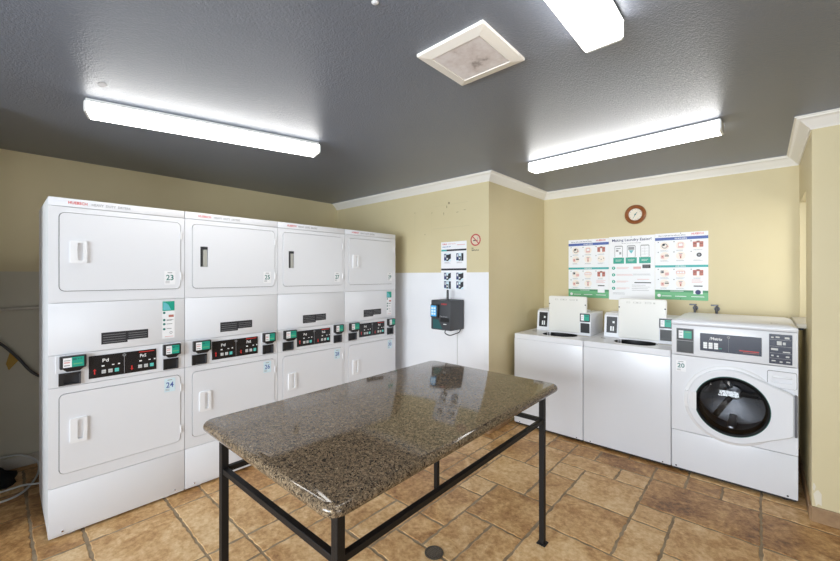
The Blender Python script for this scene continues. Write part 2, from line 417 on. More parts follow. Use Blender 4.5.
# stone skirting
BH = .095
mb = MB(); mb.use('base_tile')
x = -3.0
while x < XC-.01:
    mb.box(x+.002, min(x+.40, XC+.011)-.002, YM-.012, YM, .001, BH, .003); x += .40
struct(mb.build('baseboard_middle'))
mb = MB(); mb.use('base_tile').box(XC+.0012, XC+.013, YM-.002, YM+.40, .001, BH, .003); struct(mb.build('baseboard_inner'))
mb = MB(); mb.use('base_tile')
mb.box(XR-.004, XR+.34, YN-.013, YN, .001, BH, .004)
x = XR+.345
while x < XE: mb.box(x, min(x+.4, XE)-.004, YN-.012, YN, .001, BH, .003); x += .4
struct(mb.build('baseboard_near'))
mb = MB(); mb.use('base_tile').box(XR-.012, XR, YN, YB, .001, BH, .003); struct(mb.build('baseboard_right'))
mb = MB(); mb.use('pipe').box(XL, XL+.015, YR, YM, .001, .09, .003); struct(mb.build('baseboard_left'))

# ------------------------------------------------------------------ floor: travertine in a modular pattern
MX, MY, GX, GY = .2055, .2115, 0.0, 2.035
I0, I1, J0, J1 = -22, 17, -24, 12
occ = {}
TILES = []
def place(i, j, w, h, tone=None):
    for a in range(i, i+w):
        for b_ in range(j, j+h):
            if (a, b_) in occ: return False
    for a in range(i, i+w):
        for b_ in range(j, j+h): occ[(a, b_)] = 1
    TILES.append((i, j, w, h, tone)); return True
for t_ in [(-7, 0, 2, 2, .10), (-8, 1, 1, 1, .30), (-8, 2, 2, 2, .22), (-6, 4, 1, 1, .30), (-6, 2, 1, 2, .20), (-6, 5, 2, 1, .22), (-5, 3, 2, 2, .28), (-4, 5, 1, 1, .32),
           (-5, 1, 2, 2, .16), (-3, 3, 1, 1, .24), (-3, 4, 3, 2, .02), (-2, 2, 2, 2, .22), (-3, 6, 1, 1, .16), (-2, 6, 1, 1, .12), (-1, 6, 1, 1, .16), (-3, 1, 1, 2, .2), (-5, -1, 3, 2, .25), (-6, -2, 1, 2, .2),
           (-7, -2, 1, 2, .2), (0, 4, 2, 2, .06), (0, 6, 3, 1, .2), (-8, -1, 1, 2, .16), (-9, 1, 1, 2, .15), (-9, 3, 1, 1, .22), (-7, 4, 1, 2, .2), (-9, 4, 2, 2, .15),
           (-14, -6, 3, 1, .28), (-14, -5, 3, 1, .24), (-14, -8, 3, 2, .26), (-15, -8, 1, 2, .2), (-15, -6, 1, 1, .18), (-15, -5, 1, 1, .2), (-11, -6, 1, 1, .2), (-11, -5, 1, 2, .22), (-12, -4, 1, 1, .24), (-14, -9, 2, 1, .3), (-12, -9, 1, 1, .3),
           (-9, -3, 1, 2, .2), (-11, -3, 2, 2, .22), (-12, -3, 1, 1, .2)]: place(*t_)
rng = random.Random(21)
for j in range(J0, J1):
    for i in range(I0, I1):
        if (i, j) in occ: continue
        opts = [(2, 2), (3, 2), (2, 1), (1, 2), (1, 1), (2, 3), (2, 2), (2, 1)]; rng.shuffle(opts)
        for w, h in opts+[(1, 1)]:
            if i+w <= I1 and j+h <= J1 and place(i, j, w, h): break
mb = MB(); mb.use('grout').box(XL-.1, XE+.1, YR-.1, YB+.1, -.12, -.0028)
tones = []
mb.use('tile'); bm = mb.bm
lay = bm.faces.layers.float.new('tone')
for i, j, w, h, tone in TILES:
    g_ = .0065; x0, x1 = GX+i*MX+g_, GX+(i+w)*MX-g_; y0, y1 = GY+j*MY+g_, GY+(j+h)*MY-g_
    x0, x1, y0, y1 = max(x0, XL), min(x1, XE), max(y0, YR), min(y1, YB)
    if x1-x0 < .02 or y1-y0 < .02: continue
    tn = (rng.uniform(.02, .30) if tone is None else tone)+rng.uniform(-.03, .03)
    pts = []
    for (ax, ay), (bx, by) in (((x0, y0), (x1, y0)), ((x1, y0), (x1, y1)), ((x1, y1), (x0, y1)), ((x0, y1), (x0, y0))):
        k = max(3, int(math.hypot(bx-ax, by-ay)/.03))
        for q in range(k):
            t = q/k; jit = .0045 if q else .0015
            pts.append((ax+(bx-ax)*t+rng.uniform(-jit, jit), ay+(by-ay)*t+rng.uniform(-jit, jit)))
    cx, cy = (x0+x1)/2, (y0+y1)/2
    ins = inset(pts, .0045)
    a = [bm.verts.new((p[0], p[1], -.005)) for p in pts]; b_ = [bm.verts.new((p[0], p[1], -.0035)) for p in pts]; c = [bm.verts.new((p[0], p[1], 0)) for p in ins]
    fs = [bm.faces.new(c)]
    n = len(pts)
    for q in range(n):
        z = (q+1) % n
        fs.append(bm.faces.new([a[q], a[z], b_[z], b_[q]])); fs.append(bm.faces.new([b_[q], b_[z], c[z], c[q]]))
    for f in fs: f.material_index = mb.cur; f[lay] = tn
struct(mb.build('floor'))
# drain
d = thing('floor_drain', 'small round metal floor drain beneath the granite table', 'drain', (-1.343, 1.609, 0))
part('drain_rim', d, lambda q: q.use('drain_iron').lathe([(.0, .0005), (.052, .0005), (.052, .004), (.044, .005), (.042, .002), (.0, .002)], (0, 0, 0), 28, 'z'))
def grate(q):
    q.use('drain_bar')
    for k in range(-3, 4):
        l = math.sqrt(.041**2-(k*.011)**2); q.box(-l, l, k*.011-.0025, k*.011+.0025, .0022, .005)
    for k in (-2, 0, 2):
        l = math.sqrt(.041**2-(k*.011)**2); q.box(k*.011-.0025, k*.011+.0025, -l, l, .0022, .0048)
part('drain_grate', d, grate)

# ------------------------------------------------------------------ stacked dryers (local frame: x right, y back, z up, front at y = 0)
DW, DP = .688, .691
def led_icons(q, x, z, y):
    q.use('white_print'); q.rect(x, x+.014, z-.026, z-.018, y).rect(x+.05, x+.062, z-.024, z-.018, y).rect(x+.08, x+.09, z-.024, z-.016, y)
def dryer(i, label, upper_num, lower_num, bare_upper, price):
    t = thing('stacked_dryer', label, 'dryer', (-3.022, .190+DP*i, 0), PI/2, 'stacked dryers along the left wall')
    def cab(q):
        q.use('enamel_dull').box(0, DW, .014, .70, .035, 1.983, .003)
        q.use('dark_metal').box(.002, DW-.002, .03, .69, .02, .034)
        q.use('enamel_dull').box(-.0015, -.0002, .10, .106, .06, 1.95).box(-.0015, -.0002, .6, .606, .06, 1.95)
    part('cabinet', t, cab)
    part('top_trim', t, lambda q: q.use('enamel').box(0, DW, -.002, .02, 1.935, 1.985, .004).use('red').text('HUEBSCH', .085, 1.953, .016, -.0028, .085).use('grey_ink').text('HEAVY  DUTY  DRYERS', .190, 1.953, .014, -.0028, .19), 40)
    # face frames with rounded door openings
    for key, z0, z1, d0, d1 in (('upper', 1.374, 1.932, 1.438, 1.902), ('lower', .306, .880, .372, .842)):
        ro = rrect(.0, DW, z0, z1, .004); ri = rrect(.044, .664, d0, d1, .03)
        part('front_panel_'+key, t, lambda q: (q.use('enamel').ring(ro, ri, 0, .014), q.use('gasket').rect(.03, .68, d0-.01, d1+.01, .0138)), 40, 'front_panel')
        bare = key == 'upper' and bare_upper
        hz0, hz1 = (1.605, 1.737) if key == 'upper' else (.545, .688)
        if bare: px0, px1, pz0, pz1 = .098, .148, hz0-.01, hz1+.005
        else: px0, px1, pz0, pz1 = .125, .150, hz0+.018, hz1-.012
        do = rrect(.0475, .6605, d0+.0035, d1-.0035, .027); di = rrect(px0, px1, pz0, pz1, .002)
        def door(q):
            q.use('enamel').ring(do, di, -.004, .013, .012)
            q.use('pocket' if bare else 'enamel').rect(px0-.001, px1+.001, pz0-.001, pz1+.001, .0119)
        dr = part('door_%s_%d' % (key, bare), t, door, 40, 'door')
        if bare:
            def shaded_pocket(q): q.use('recess').box(px0+.001, px0+.014, -.003, .0115, pz0+.001, pz1-.001).box(px0+.014, px1-.001, -.003, .0115, pz1-.02, pz1-.001); q.use('pocket').box(px0+.02, px1-.006, -.003, .0115, pz0+.004, pz1-.024, .002)
            part('latch_'+key, dr, shaded_pocket, None, 'latch')  # dark left and top strips are shade painted into the bare handle pocket
        else:
            def handle(q):
                q.use('plastic_white').ring(rrect(.092, .168, hz0, hz1, .008), rrect(px0, px1, pz0, pz1, .005), -.014, -.004, -.001)
                q.rect(px0, px1, pz0, pz1, -.001)
            part('handle_'+key, dr, handle, 40, 'handle')
        for zz in (d0+.06, d1-.12):
            part('hinge', t, lambda q: q.use('plastic_white').box(.660, .669, -.010, .0, -.0, .055, .003), None, 'hinge', (0, 0, zz))
        # number sticker
        num = upper_num if key == 'upper' else lower_num
        sx, sz = (.566, 1.470) if key == 'upper' else (.566, .735)
        def stick(q):
            q.use('sky_print' if key == 'lower' else 'paper').rect(0, .064, 0, .092, 0)
            q.use('teal_dark' if key == 'upper' else 'blue').text(num, .032, .030, .036, -.0005, .044, True)
            q.use('grey_ink').rect(.018, .046, .078, .083, -.0005).rect(.006, .030, .018, .021, -.0005).rect(.006, .030, .010, .013, -.0005)
            q.use('ink').rect(.042, .056, .008, .02, -.0005) if False else None
        part('number_sticker_'+num, dr, stick, None, 'number_sticker', (sx, -.0052, sz), 'white door sticker numbered '+num)
    # plain middle panel with the stepped black label
    part('middle_panel', t, lambda q: q.use('enamel').box(0, DW, 0, .014, 1.071, 1.371, .003), 40)
    def lab(q):
        q.use('ink').poly([(.235, 1.106), (.365, 1.106), (.365, 1.120), (.475, 1.120), (.475, 1.178), (.235, 1.178)], -.0006)
        q.use('grey_ink')
        for k in range(4): q.rect(.243, .355, 1.116+k*.015, 1.1182+k*.015, -.0012)
        for k in range(3): q.rect(.370, .468, 1.132+k*.014, 1.1342+k*.014, -.0012)
    part('warning_label', t, lab, label='black warning label with fine white lines')
    if price:
        def pst(q):
            q.use('paper').rect(.555, .628, 1.102, 1.356, -.0006)
            q.use('teal').rect(.556, .627, 1.290, 1.355, -.001); q.use('teal_light').poly([(.560, 1.296), (.606, 1.296), (.592, 1.33), (.575, 1.345), (.560, 1.349)], -.0014)
            q.use('teal_dark')
            for z in (1.277, 1.228, 1.200, 1.166): q.disc(.566, z, .008, -.001, 10)
            q.use('grey_ink')
            for z, a in ((1.228, .04), (1.224, .03), (1.200, .034), (1.168, .03)): q.rect(.580, .580+a, z-.002, z+.002, -.001)
            q.use('brick').rect(.592, .622, 1.246, 1.262, -.001); q.use('pink_ink').rect(.57, .62, 1.112, 1.116, -.001)
            q.use('grey_ink').annulus(.606, 1.140, .006, .009, -.001, 10)
        part('price_sticker', t, pst, label='tall teal and white payment sticker')
    # control strip with two card readers, recesses and the display
    def strip(q):
        q.use('enamel')
        z0, za, zb, z1 = .883, .890, .962, 1.068
        q.box(0, DW, 0, .014, zb, z1).box(0, .043, 0, .014, z0, zb).box(.140, .560, 0, .014, z0, zb).box(.648, DW, 0, .014, z0, zb).box(.043, .140, 0, .014, z0, za).box(.560, .648, 0, .014, z0, za)
        q.box(.03, .162, -.004, 0, .966, 1.066, .003).box(.55, .665, -.004, 0, .966, 1.066, .003)
    part('control_strip', t, strip)
    def slotm(q, w):
        q.use('recess'); a, b_, c, d_, e = 0, w, .890, .962, .013
        q.rect(a, b_, c, d_, .0138)
        q.use('black').box(a, a+.022, -.012, .0137, c, d_).box(a+.022, b_, -.012, .0137, d_-.012, d_)
        q.use('dark_metal').box(a+.022, b_, -.012, .0137, c, c+.005).box(b_-.006, b_, -.012, .0137, c+.005, d_-.012)  # black left and top, paler right and bottom: light painted into the slot
    part('card_slot_l', t, lambda q: slotm(q, .097), None, 'card_slot', (.043, 0, 0))
    part('card_slot_r', t, lambda q: slotm(q, .088), None, 'card_slot', (.560, 0, 0))
    def reader(q, w):
        q.use('black').box(0, w, -.034, -.002, .988, 1.062, .005)
        q.add([(.012, -.034, .99), (w-.012, -.034, .99), (w-.012, -.004, .99), (.012, -.004, .99), (.03, -.03, .972), (w-.03, -.03, .972), (w-.03, -.004, .972), (.03, -.004, .972)],
              [(0, 1, 5, 4), (1, 2, 6, 5), (2, 3, 7, 6), (3, 0, 4, 7), (4, 5, 6, 7)])
    def rscreen(q, w):
        y = -.0346
        q.use('paper').rect(.014, .014+w*.32, .998, 1.053, y); q.use('teal').rect(.014+w*.32, w-.012, .998, 1.055, y)
        q.use('grey_ink').rect(.018, .010+w*.30, 1.036, 1.040, y-.0005); q.use('pink_ink').rect(.018, .008+w*.30, 1.022, 1.030, y-.0005); q.use('grey_ink').rect(.018, .010+w*.28, 1.006, 1.012, y-.0005)
        q.use('teal_dark').rect(w*.48, w*.62, 1.036, 1.048, y-.0005).rect(w*.66, w*.72, 1.040, 1.046, y-.0005).rect(w*.76, w*.82, 1.040, 1.046, y-.0005)
        q.use('green'); q.rect(w*.5, w*.84, 1.012, 1.018, y-.0005)
    for key, x, w in (('l', .046, .117), ('r', .555, .104)):
        rd = part('card_reader_'+key, t, lambda q: reader(q, w), None, 'card_reader', (x, 0, 0))
        part('reader_face_'+key, rd, lambda q: rscreen(q, w), None, 'reader_face', label='teal and white reader face')
    def disp(q):
        q.use('panel').box(.176, .520, -.004, .0, .905, 1.042, .0015)
        y = -.0046
        q.use('white_print').text('Pd', .240, .998, .020, y, .030).text('PnS', .430, .998, .020, y, .034)
        led_icons(q, .236, .996, y); led_icons(q, .426, .996, y)
        q.use('grey_ink').rect(.347, .349, .912, 1.030, y); q.annulus(.348, 1.026, .006, .009, y, 12)
        q.use('red').rect(.425, .508, 1.029, 1.034, y)
        for x in (.203, .387):
            q.rect(x-.003, x+.003, .928, .952, y)
        q.poly([(.195, .950), (.211, .950), (.203, .962)], y); q.poly([(.379, .934), (.387, .922), (.395, .934)], y)
    dp = part('display_panel', t, disp)
    for x0 in (.236, .420):
        for k in range(3):
            part('button%d' % (k == 2), dp, (lambda q: q.use('aqua' if k == 2 else 'key').box(0, .021, -.0065, -.0042, 0, .022, .001).use('grey_ink').rect(.003, .018, .010, .012, -.0069)), None, 'button', (x0+k*.032, 0, .928))
    for x in (.075, .600): part('screw', t, lambda q: q.use('chrome').lathe([(.0, -.004), (.004, -.004), (.0065, -.001), (.0065, .001)], (0, 0, 0), 10), 40, 'screw', (x, 0, 1.060))
    part('kick_panel', t, lambda q: q.use('enamel').box(0, DW, 0, .014, .030, .3025, .003), 40)
    part('kick_rail', t, lambda q: q.use('enamel_dull').box(.002, DW-.002, .006, .03, .018, .0295), 40)
    for x in (.06, DW-.06): part('screw', t, lambda q: q, None, 'screw', (x, -.0005, .045))
    for x in (.10, DW-.10):
        for yy in (.05, .62): part('foot', t, lambda q: q.use('steel').cyl((0, 0, 0), (0, 0, .008), .022).cyl((0, 0, .008), (0, 0, .022), .008), None, 'foot', (x, yy, 0))
    return t
dryer(0, 'leftmost white stacked dryer, nearest the camera, with stickers 23 and 24', '23', '24', False, True)
dryer(1, 'second white stacked dryer from the left, its upper door handle missing', '25', '26', True, False)
dryer(2, 'third white stacked dryer from the left, upper handle missing, two over from the corner end', '27', '28', True, False)
dryer(3, 'farthest white stacked dryer, beside the half-white wall, with a tall teal sticker', '29', '30', False, True)

# ------------------------------------------------------------------ top-load washers
def washer(x, w, label, dx):
    t = thing('top_load_washer', label, 'washing machine', (x, 3.559, 0), 0, 'top-loading washers against the back wall')
    def cab(q): q.use('enamel').box(0, w-.004, 0, .72, .028, .888, .006, 3)
    part('cabinet%g' % w, t, cab, 40, 'cabinet')
    part('kick_base%g' % w, t, lambda q: q.use('black').box(.006, w-.01, .02, .7, .012, .0275), None, 'kick_base')
    ox0, ox1, oy0, oy1 = .20+dx, .58+dx, .085, .36
    def deck(q):
        # deck slab with an oval tub opening, laid flat
        k = 6; out = rrect(0, w-.004, -.72, .0, .012, k)
        inn = rrect(ox0+.02, ox1-.02, -oy1, -oy0, .13, k)
        tmp = MB(); tmp.use('enamel').ring(out, inn, -.938, -.8885)
        R = Matrix.Rotation(PI/2, 4, 'X')   # (x,y,z)->(x,-z,y)
        vs = {v: q.bm.verts.new((v.co.x, -v.co.z, -v.co.y)) for v in tmp.bm.verts}
        q.use('enamel')
        for f in tmp.bm.faces:
            try: q.bm.faces.new([vs[v] for v in f.verts]).material_index = q.cur
            except ValueError: pass
        bmesh.ops.recalc_face_normals(q.bm, faces=q.bm.faces[:]); tmp.bm.free()
    part('deck%g%g' % (w, dx), t, deck, 40, 'deck')
    def tub(q):
        cx, cy = (ox0+ox1)/2, (oy0+oy1)/2
        q.use('drum'); n = 32; a, b_ = (ox1-ox0)/2-.022, (oy1-oy0)/2-.002
        top = [(cx+a*math.copysign(abs(math.cos(2*PI*i/n))**.8, math.cos(2*PI*i/n)), cy+b_*math.copysign(abs(math.sin(2*PI*i/n))**.8, math.sin(2*PI*i/n))) for i in range(n)]
        V = [(p[0], p[1], .9365) for p in top]+[(p[0], p[1], .890) for p in top]
        q.use('black').add(V, [(i, (i+1) % n, n+(i+1) % n, n+i) for i in range(n)]+[tuple(range(n, 2*n))])
    part('tub%g%g' % (w, dx), t, tub, 40, 'tub')
    # open lid, leaning back a little on the console
    hx0, hx1 = .218+dx, .603+dx
    def lid(q):
        pts = rrect(hx0, hx1, .950, 1.318, .018)
        q.use('offwhite').prism(pts, 0, .026, .006)
        q.use('emboss')
        for a, b_ in ((.07, .10), (.125, .19), (.22, .27), (.285, .30)): q.rect(hx0+a, hx0+b_, 1.276, 1.290, -.0004)
        q.use('offwhite')
        for a, b_ in ((.075, .097), (.13, .15), (.165, .186), (.225, .265)): q.rect(hx0+a, hx0+b_, 1.279, 1.287, -.0008)
    ld = part('lid%g' % dx, t, lid, 40, 'lid', (0, .345, 0))
    for xx in (hx0+.008, hx1-.010): part('lid_bumper', ld, lambda q: q.use('ink').lathe([(0, -.005), (.006, -.005), (.007, 0)], (0, 0, 0), 10), None, 'lid_bumper', (xx, .003, 1.236))
    part('lid_hinge%g' % dx, t, lambda q: q.use('plastic_white').box(hx0+.01, hx1-.01, .345, .372, .9385, .949), None, 'lid_hinge')
    # console across the back
    cx0, cx1 = .06, w-.16
    def con(q):
        q.use('enamel'); P = [(.40, .9385), (.70, .9385), (.70, 1.165), (.47, 1.165), (.425, 1.145)]
        a = [q.bm.verts.new((cx0, y, z)) for y, z in P]; b_ = [q.bm.verts.new((cx1, y, z)) for y, z in P]
        q.bm.faces.new(a[::-1]); q.bm.faces.new(b_)
        for i in range(5):
            j = (i+1) % 5; q.bm.faces.new([a[i], b_[i], b_[j], a[j]][::-1])
        bmesh.ops.recalc_face_normals(q.bm, faces=q.bm.faces[:])
    part('console%g' % w, t, con, None, 'console')
    def cdisp(q):
        T = Matrix.Translation((0, .4185, 1.05)) @ Matrix.Rotation(math.radians(-6.5), 4, 'X')
        q.use('black').box(cx0+.02, cx0+.115, -.006, .006, -.075, .082, .003, T=T)
        q.use('white_print').box(cx0+.055, cx0+.068, -.008, -.006, -.055, -.01, T=T).box(cx0+.076, cx0+.088, -.008, -.006, -.055, -.01, T=T).box(cx0+.074, cx0+.092, -.008, -.006, .02, .04, T=T)
    part('coin_display%g' % w, t, cdisp, None, 'coin_display', label='black panel with small white digits')
    # payment meter at the right end
    mx0, mx1 = w-.140, w-.034
    part('meter_box%g' % w, t, lambda q: q.use('enamel').box(mx0, mx1, .31, .70, .9385, 1.158, .004, 2), 40, 'meter_box')
    def rd(q):
        q.use('black').box(mx0+.004, mx1-.006, .304, .312, 1.074, 1.155, .002).box(mx0+.010, mx1-.010, .306, .312, .965, 1.060, .002)
        y = .3035; q.use('paper').rect(mx0+.014, mx0+.044, 1.086, 1.144, y); q.use('teal').rect(mx0+.044, mx1-.013, 1.086, 1.146, y)
        q.use('grey_ink').rect(mx0+.018, mx0+.038, 1.126, 1.130, y-.0004).rect(mx0+.018, mx0+.036, 1.108, 1.112, y-.0004)
        q.use('teal_dark').rect(mx0+.055, mx1-.02, 1.128, 1.136, y-.0004)
    part('card_reader%g' % w, t, rd, None, 'card_reader', label='black card reader with a teal and white screen')
    part('deck_plate%g' % w, t, lambda q: q.use('pipe').box(mx0-.0, mx1, .235, .275, .9385, .9405), None, 'deck_plate')
    part('deck_label%g' % w, t, lambda q: q.use('grey_ink').box(.07, .11, .26, .29, .9385, .941), None, 'deck_label')
    for xx in (.06, w-.06):
        for yy in (.06, .66): part('wfoot', t, lambda q: q.use('black').cyl((0, 0, 0), (0, 0, .014), .02), None, 'foot', (xx, yy, 0))
        part('wscrew', t, lambda q: q.use('ink').lathe([(0, -.003), (.004, -.003), (.005, 0)], (0, 0, 0), 8), None, 'screw', (xx, 0, .040))
washer(-1.893, .689, 'white top-load washer with open lid, in the corner by the inner wall', 0)
washer(-1.203, .676, 'white top-load washer with open lid, between its twin and the front-loader', -.015)

# ------------------------------------------------------------------ front-load washer
FW = .710
t = thing('front_load_washer', 'white front-load washer with round dark glass door and sticker 20', 'washing machine', (-.5265, 3.559, 0))
DX, DZ = .364, .588
def circ(r, n=48): return [(DX+r*math.cos(2*PI*i/n-PI/4), DZ+r*math.sin(2*PI*i/n-PI/4)) for i in range(n)]
def cab(q):
    q.use('enamel')
    # shell without a front, plus rear, so the drum sits inside
    q.box(0, .014, .016, .66, .03, 1.150).box(FW-.014, FW, .016, .66, .03, 1.150).box(.014, FW-.014, .645, .66, .03, 1.150).box(.014, FW-.014, .016, .645, .03, .045)
CACHE.clear()
part('cabinet', t, cab, None, 'cabinet')
part('kick_panel', t, lambda q: q.use('enamel').box(0, FW, 0, .016, .030, .323, .003), 40)
part('kick_base', t, lambda q: q.use('black').box(.006, FW-.006, .02, .64, .012, .029))
# middle front panel with a round hole
def sq(n=48):
    x0, x1, z0, z1 = 0, FW, .327, .911; out = []
    for i in range(n):
        a = 2*PI*i/n-PI/4; c_, s_ = math.cos(a), math.sin(a)
        k = min(((x1-DX) if c_ > 0 else (DX-x0))/max(abs(c_), 1e-9), ((z1-DZ) if s_ > 0 else (DZ-z0))/max(abs(s_), 1e-9))
        out.append([DX+k*c_, DZ+k*s_])
    # snap nearest points to the true corners
    for X in (x0, x1):
        for Z in (z0, z1):
            j = min(range(n), key=lambda i: (out[i][0]-X)**2+(out[i][1]-Z)**2); out[j] = [X, Z]
    return [tuple(p) for p in out]
part('front_panel', t, lambda q: q.use('enamel').ring(sq(), circ(.232), 0, .016), 40)
# raised surround around the door
def surround(q):
    prof = [(.232, .016), (.232, -.006), (.250, -.012), (.276, -.010), (.284, .0)]
    q.use('plastic_white').lathe(prof, (DX, 0, DZ), 64)
    bmesh.ops.recalc_face_normals(q.bm, faces=q.bm.faces[:])
part('door_surround', t, surround, 60)
# hinged door: ring with a wing towards the hinge
def hull(rad, xr, z0, z1, n=64, close=0):
    out = []
    for i in range(n):
        a = 2*PI*i/n-PI/4; x, z = DX+rad*math.cos(a), DZ+rad*math.sin(a)
        out.append((x, z))
    res = []
    for x, z in out:
        res.append((x, z))
    # replace the points on the right by the wing's outline
    up = math.radians(62); lo = math.radians(-66)
    for i in range(n):
        a = 2*PI*i/n-PI/4
        a = (a+PI) % (2*PI)-PI
        if lo <= a <= up:
            f = (a-lo)/(up-lo)
            A = (DX+rad*math.cos(lo), DZ+rad*math.sin(lo)); D_ = (DX+rad*math.cos(up), DZ+rad*math.sin(up)); B = (xr, z0); C_ = (xr, z1)
            ctrl = [A, B, C_, D_]; L_ = [math.dist(ctrl[k], ctrl[k+1]) for k in range(3)]; S = sum(L_); d_ = f*S
            for k in range(3):
                if d_ <= L_[k] or k == 2:
                    u = d_/L_[k]; res[i] = (ctrl[k][0]+(ctrl[k+1][0]-ctrl[k][0])*u, ctrl[k][1]+(ctrl[k+1][1]-ctrl[k][1])*u); break
                d_ -= L_[k]
    return res
dm = MB(); dm.use('enamel')
oh = hull(.262, .692, .455, .735); ih = [(DX+.214*math.cos(2*PI*i/64-PI/4), DZ+.214*math.sin(2*PI*i/64-PI/4)) for i in range(64)]
dm.ring(inset(oh, .008), ih, -.040, -.032, -.020)
# side skirt
n = 64; oi = inset(oh, .008)
for i in range(n):
    j = (i+1) % n
    dm.face([(oi[j][0], -.040, oi[j][1]), (oi[i][0], -.040, oi[i][1]), (oh[i][0], -.032, oh[i][1]), (oh[j][0], -.032, oh[j][1])])
    dm.face([(oh[j][0], -.032, oh[j][1]), (oh[i][0], -.032, oh[i][1]), (oh[i][0], -.0005, oh[i][1]), (oh[j][0], -.0005, oh[j][1])])
bmesh.ops.remove_doubles(dm.bm, verts=dm.bm.verts[:], dist=1e-5)
door = dm.build('door', t, 35)
part('door_rim', door, lambda q: q.use('rubber').lathe([(.2135, -.020), (.2135, -.0385), (.209, -.0405), (.202, -.036), (.192, -.028), (.186, -.022), (.186, .05)], (DX, 0, DZ), 64), 50)
part('rim_band', door, lambda q: q.use('teal_dark').lathe([(.2138, -.0395), (.2128, -.0412), (.2105, -.0412)], (DX, 0, DZ), 64), 50, label='thin teal edge round the glass')
part('door_glass', door, lambda q: q.use('smoke').lathe([(.198, -.031), (.184, -.041), (.14, -.056), (.10, -.066), (.05, -.071), (.001, -.073)], (DX, 0, DZ), 64), 60, label='dark domed glass')
part('door_handle', door, lambda q: q.use('plastic_white').add([(DX-.276, -.030, DZ-.056), (DX-.2, -.050, DZ-.062), (DX-.2, -.050, DZ+.066), (DX-.276, -.030, DZ+.060), (DX-.276, -.002, DZ-.056), (DX-.213, -.030, DZ-.062), (DX-.213, -.030, DZ+.066), (DX-.276, -.002, DZ+.060)],
     [(0, 1, 2, 3), (0, 4, 5, 1), (3, 2, 6, 7), (0, 3, 7, 4), (1, 5, 6, 2)]))
part('hinge', door, lambda q: q.use('dark_metal').box(.692, .704, -.040, -.001, .458, .733, .002), label='grey metal hinge strip')
def drumm(q):
    q.use('drum').lathe([(.232, .018), (.225, .03), (.245, .06), (.245, .40), (.06, .43), (.05, .40), (.001, .395)], (DX, 0, DZ), 48)
    for k in range(3):
        a = 2*PI*k/3+.5
        R_ = Matrix.Translation((DX, 0, DZ)) @ Matrix.Rotation(-a, 4, 'Y')
        q.use('steel').box(.17, .245, .07, .39, -.025, .025, .012, T=R_)
        q.use('recess').box(.04, .24, .385, .40, -.02, .02, .004, T=R_ @ Matrix.Rotation(.5, 4, 'Y'))
    q.use('black').lathe([(.186, .05), (.215, .03), (.232, .03)], (DX, 0, DZ), 48)
part('drum', t, drumm, 40)
# control panel
part('control_panel', t, lambda q: q.use('enamel').box(0, FW, 0, .016, .915, 1.148, .003), 40)
def top(q):
    P = [(0, 1.150), (-.004, 1.156), (-.004, 1.176), (.004, 1.186), (.05, 1.196), (.60, 1.200), (.66, 1.196), (.66, 1.150)]
    L_ = [(0, .0), (.014, .022)]
    rows = []
    for xx, up in ((0, -.028), (.012, -.01), (.045, 0), (FW-.045, 0), (FW-.012, -.01), (FW, -.028)):
        rows.append([(xx, y, z if z < 1.18 else max(1.176, z+(up if z > 1.19 else up*.3))) for y, z in P])
    k = len(P); V = [p for r_ in rows for p in r_]
    F = [(a*k+i, (a+1)*k+i, (a+1)*k+(i+1) % k, a*k+(i+1) % k) for a in range(5) for i in range(k)]+[tuple(range(k)), tuple(range(5*k, 6*k))[::-1]]
    q.use('enamel').add(V, F); bmesh.ops.recalc_face_normals(q.bm, faces=q.bm.faces[:])
part('top_panel', t, top, 40)
def fread(q):
    q.use('grey_ink').box(.032, .143, -.003, 0, .932, 1.122, .002)
    q.use('black').box(.036, .139, -.008, -.002, 1.032, 1.118, .002).box(.036, .139, -.006, -.002, .936, 1.024, .002)
    y = -.0085; q.use('paper').rect(.048, .078, 1.046, 1.106, y); q.use('teal').rect(.078, .130, 1.046, 1.104, y)
    q.use('grey_ink').rect(.052, .072, 1.088, 1.092, y-.0004).rect(.052, .070, 1.064, 1.068, y-.0004); q.use('green').rect(.09, .124, 1.09, 1.098, y-.0004)
part('card_reader', t, fread, label='black card reader with a teal and white screen')
def fdisp(q):
    q.use('navy_panel').box(.182, .529, -.004, 0, .966, 1.097, .0015)
    y = -.0046
    q.use('white_print').text('/Matrix', .240, 1.052, .020, y, .075)
    q.use('grey_ink').annulus(.350, 1.080, .004, .009, y, 14).rect(.349, .3505, .972, 1.07, y)
    q.use('red').rect(.410, .515, .990, .996, y); q.use('brick').rect(.430, .515, .980, .983, y)
    q.use('teal').rect(.293, .312, .990, .995, y)
dp = part('display_panel', t, fdisp)
for k in range(3): part('button', dp, lambda q: q.use('white_print').box(0, .024, -.007, -.004, 0, .046, .001).use('grey_ink').rect(0, .024, .014, .016, -.0074).rect(0, .024, .029, .031, -.0074), None, 'button', (.202+k*.032, 0, .985))
def inst(q):
    q.use('navy_panel').box(.567, .682, -.003, 0, .928, 1.130, .001); y = -.0036
    q.use('grey_ink')
    for z in (1.092, 1.046, 1.000, .964): q.rect(.571, .678, z, z+.0022, y)
    q.use('key')
    for a, b_, z0, z1 in ((.577, .590, 1.103, 1.112), (.60, .62, 1.106, 1.115), (.645, .668, 1.101, 1.114), (.606, .630, 1.057, 1.084), (.636, .65, 1.06, 1.078), (.577, .612, 1.020, 1.034), (.636, .672, 1.008, 1.016), (.578, .59, .978, .988), (.606, .616, .976, .985), (.65, .668, .976, .986), (.58, .60, .944, .952), (.62, .634, .940, .948), (.652, .672, .942, .95)):
        q.rect(a, b_, z0, z1, y)
part('instruction_plate', t, inst, label='black instruction plate with white symbols')
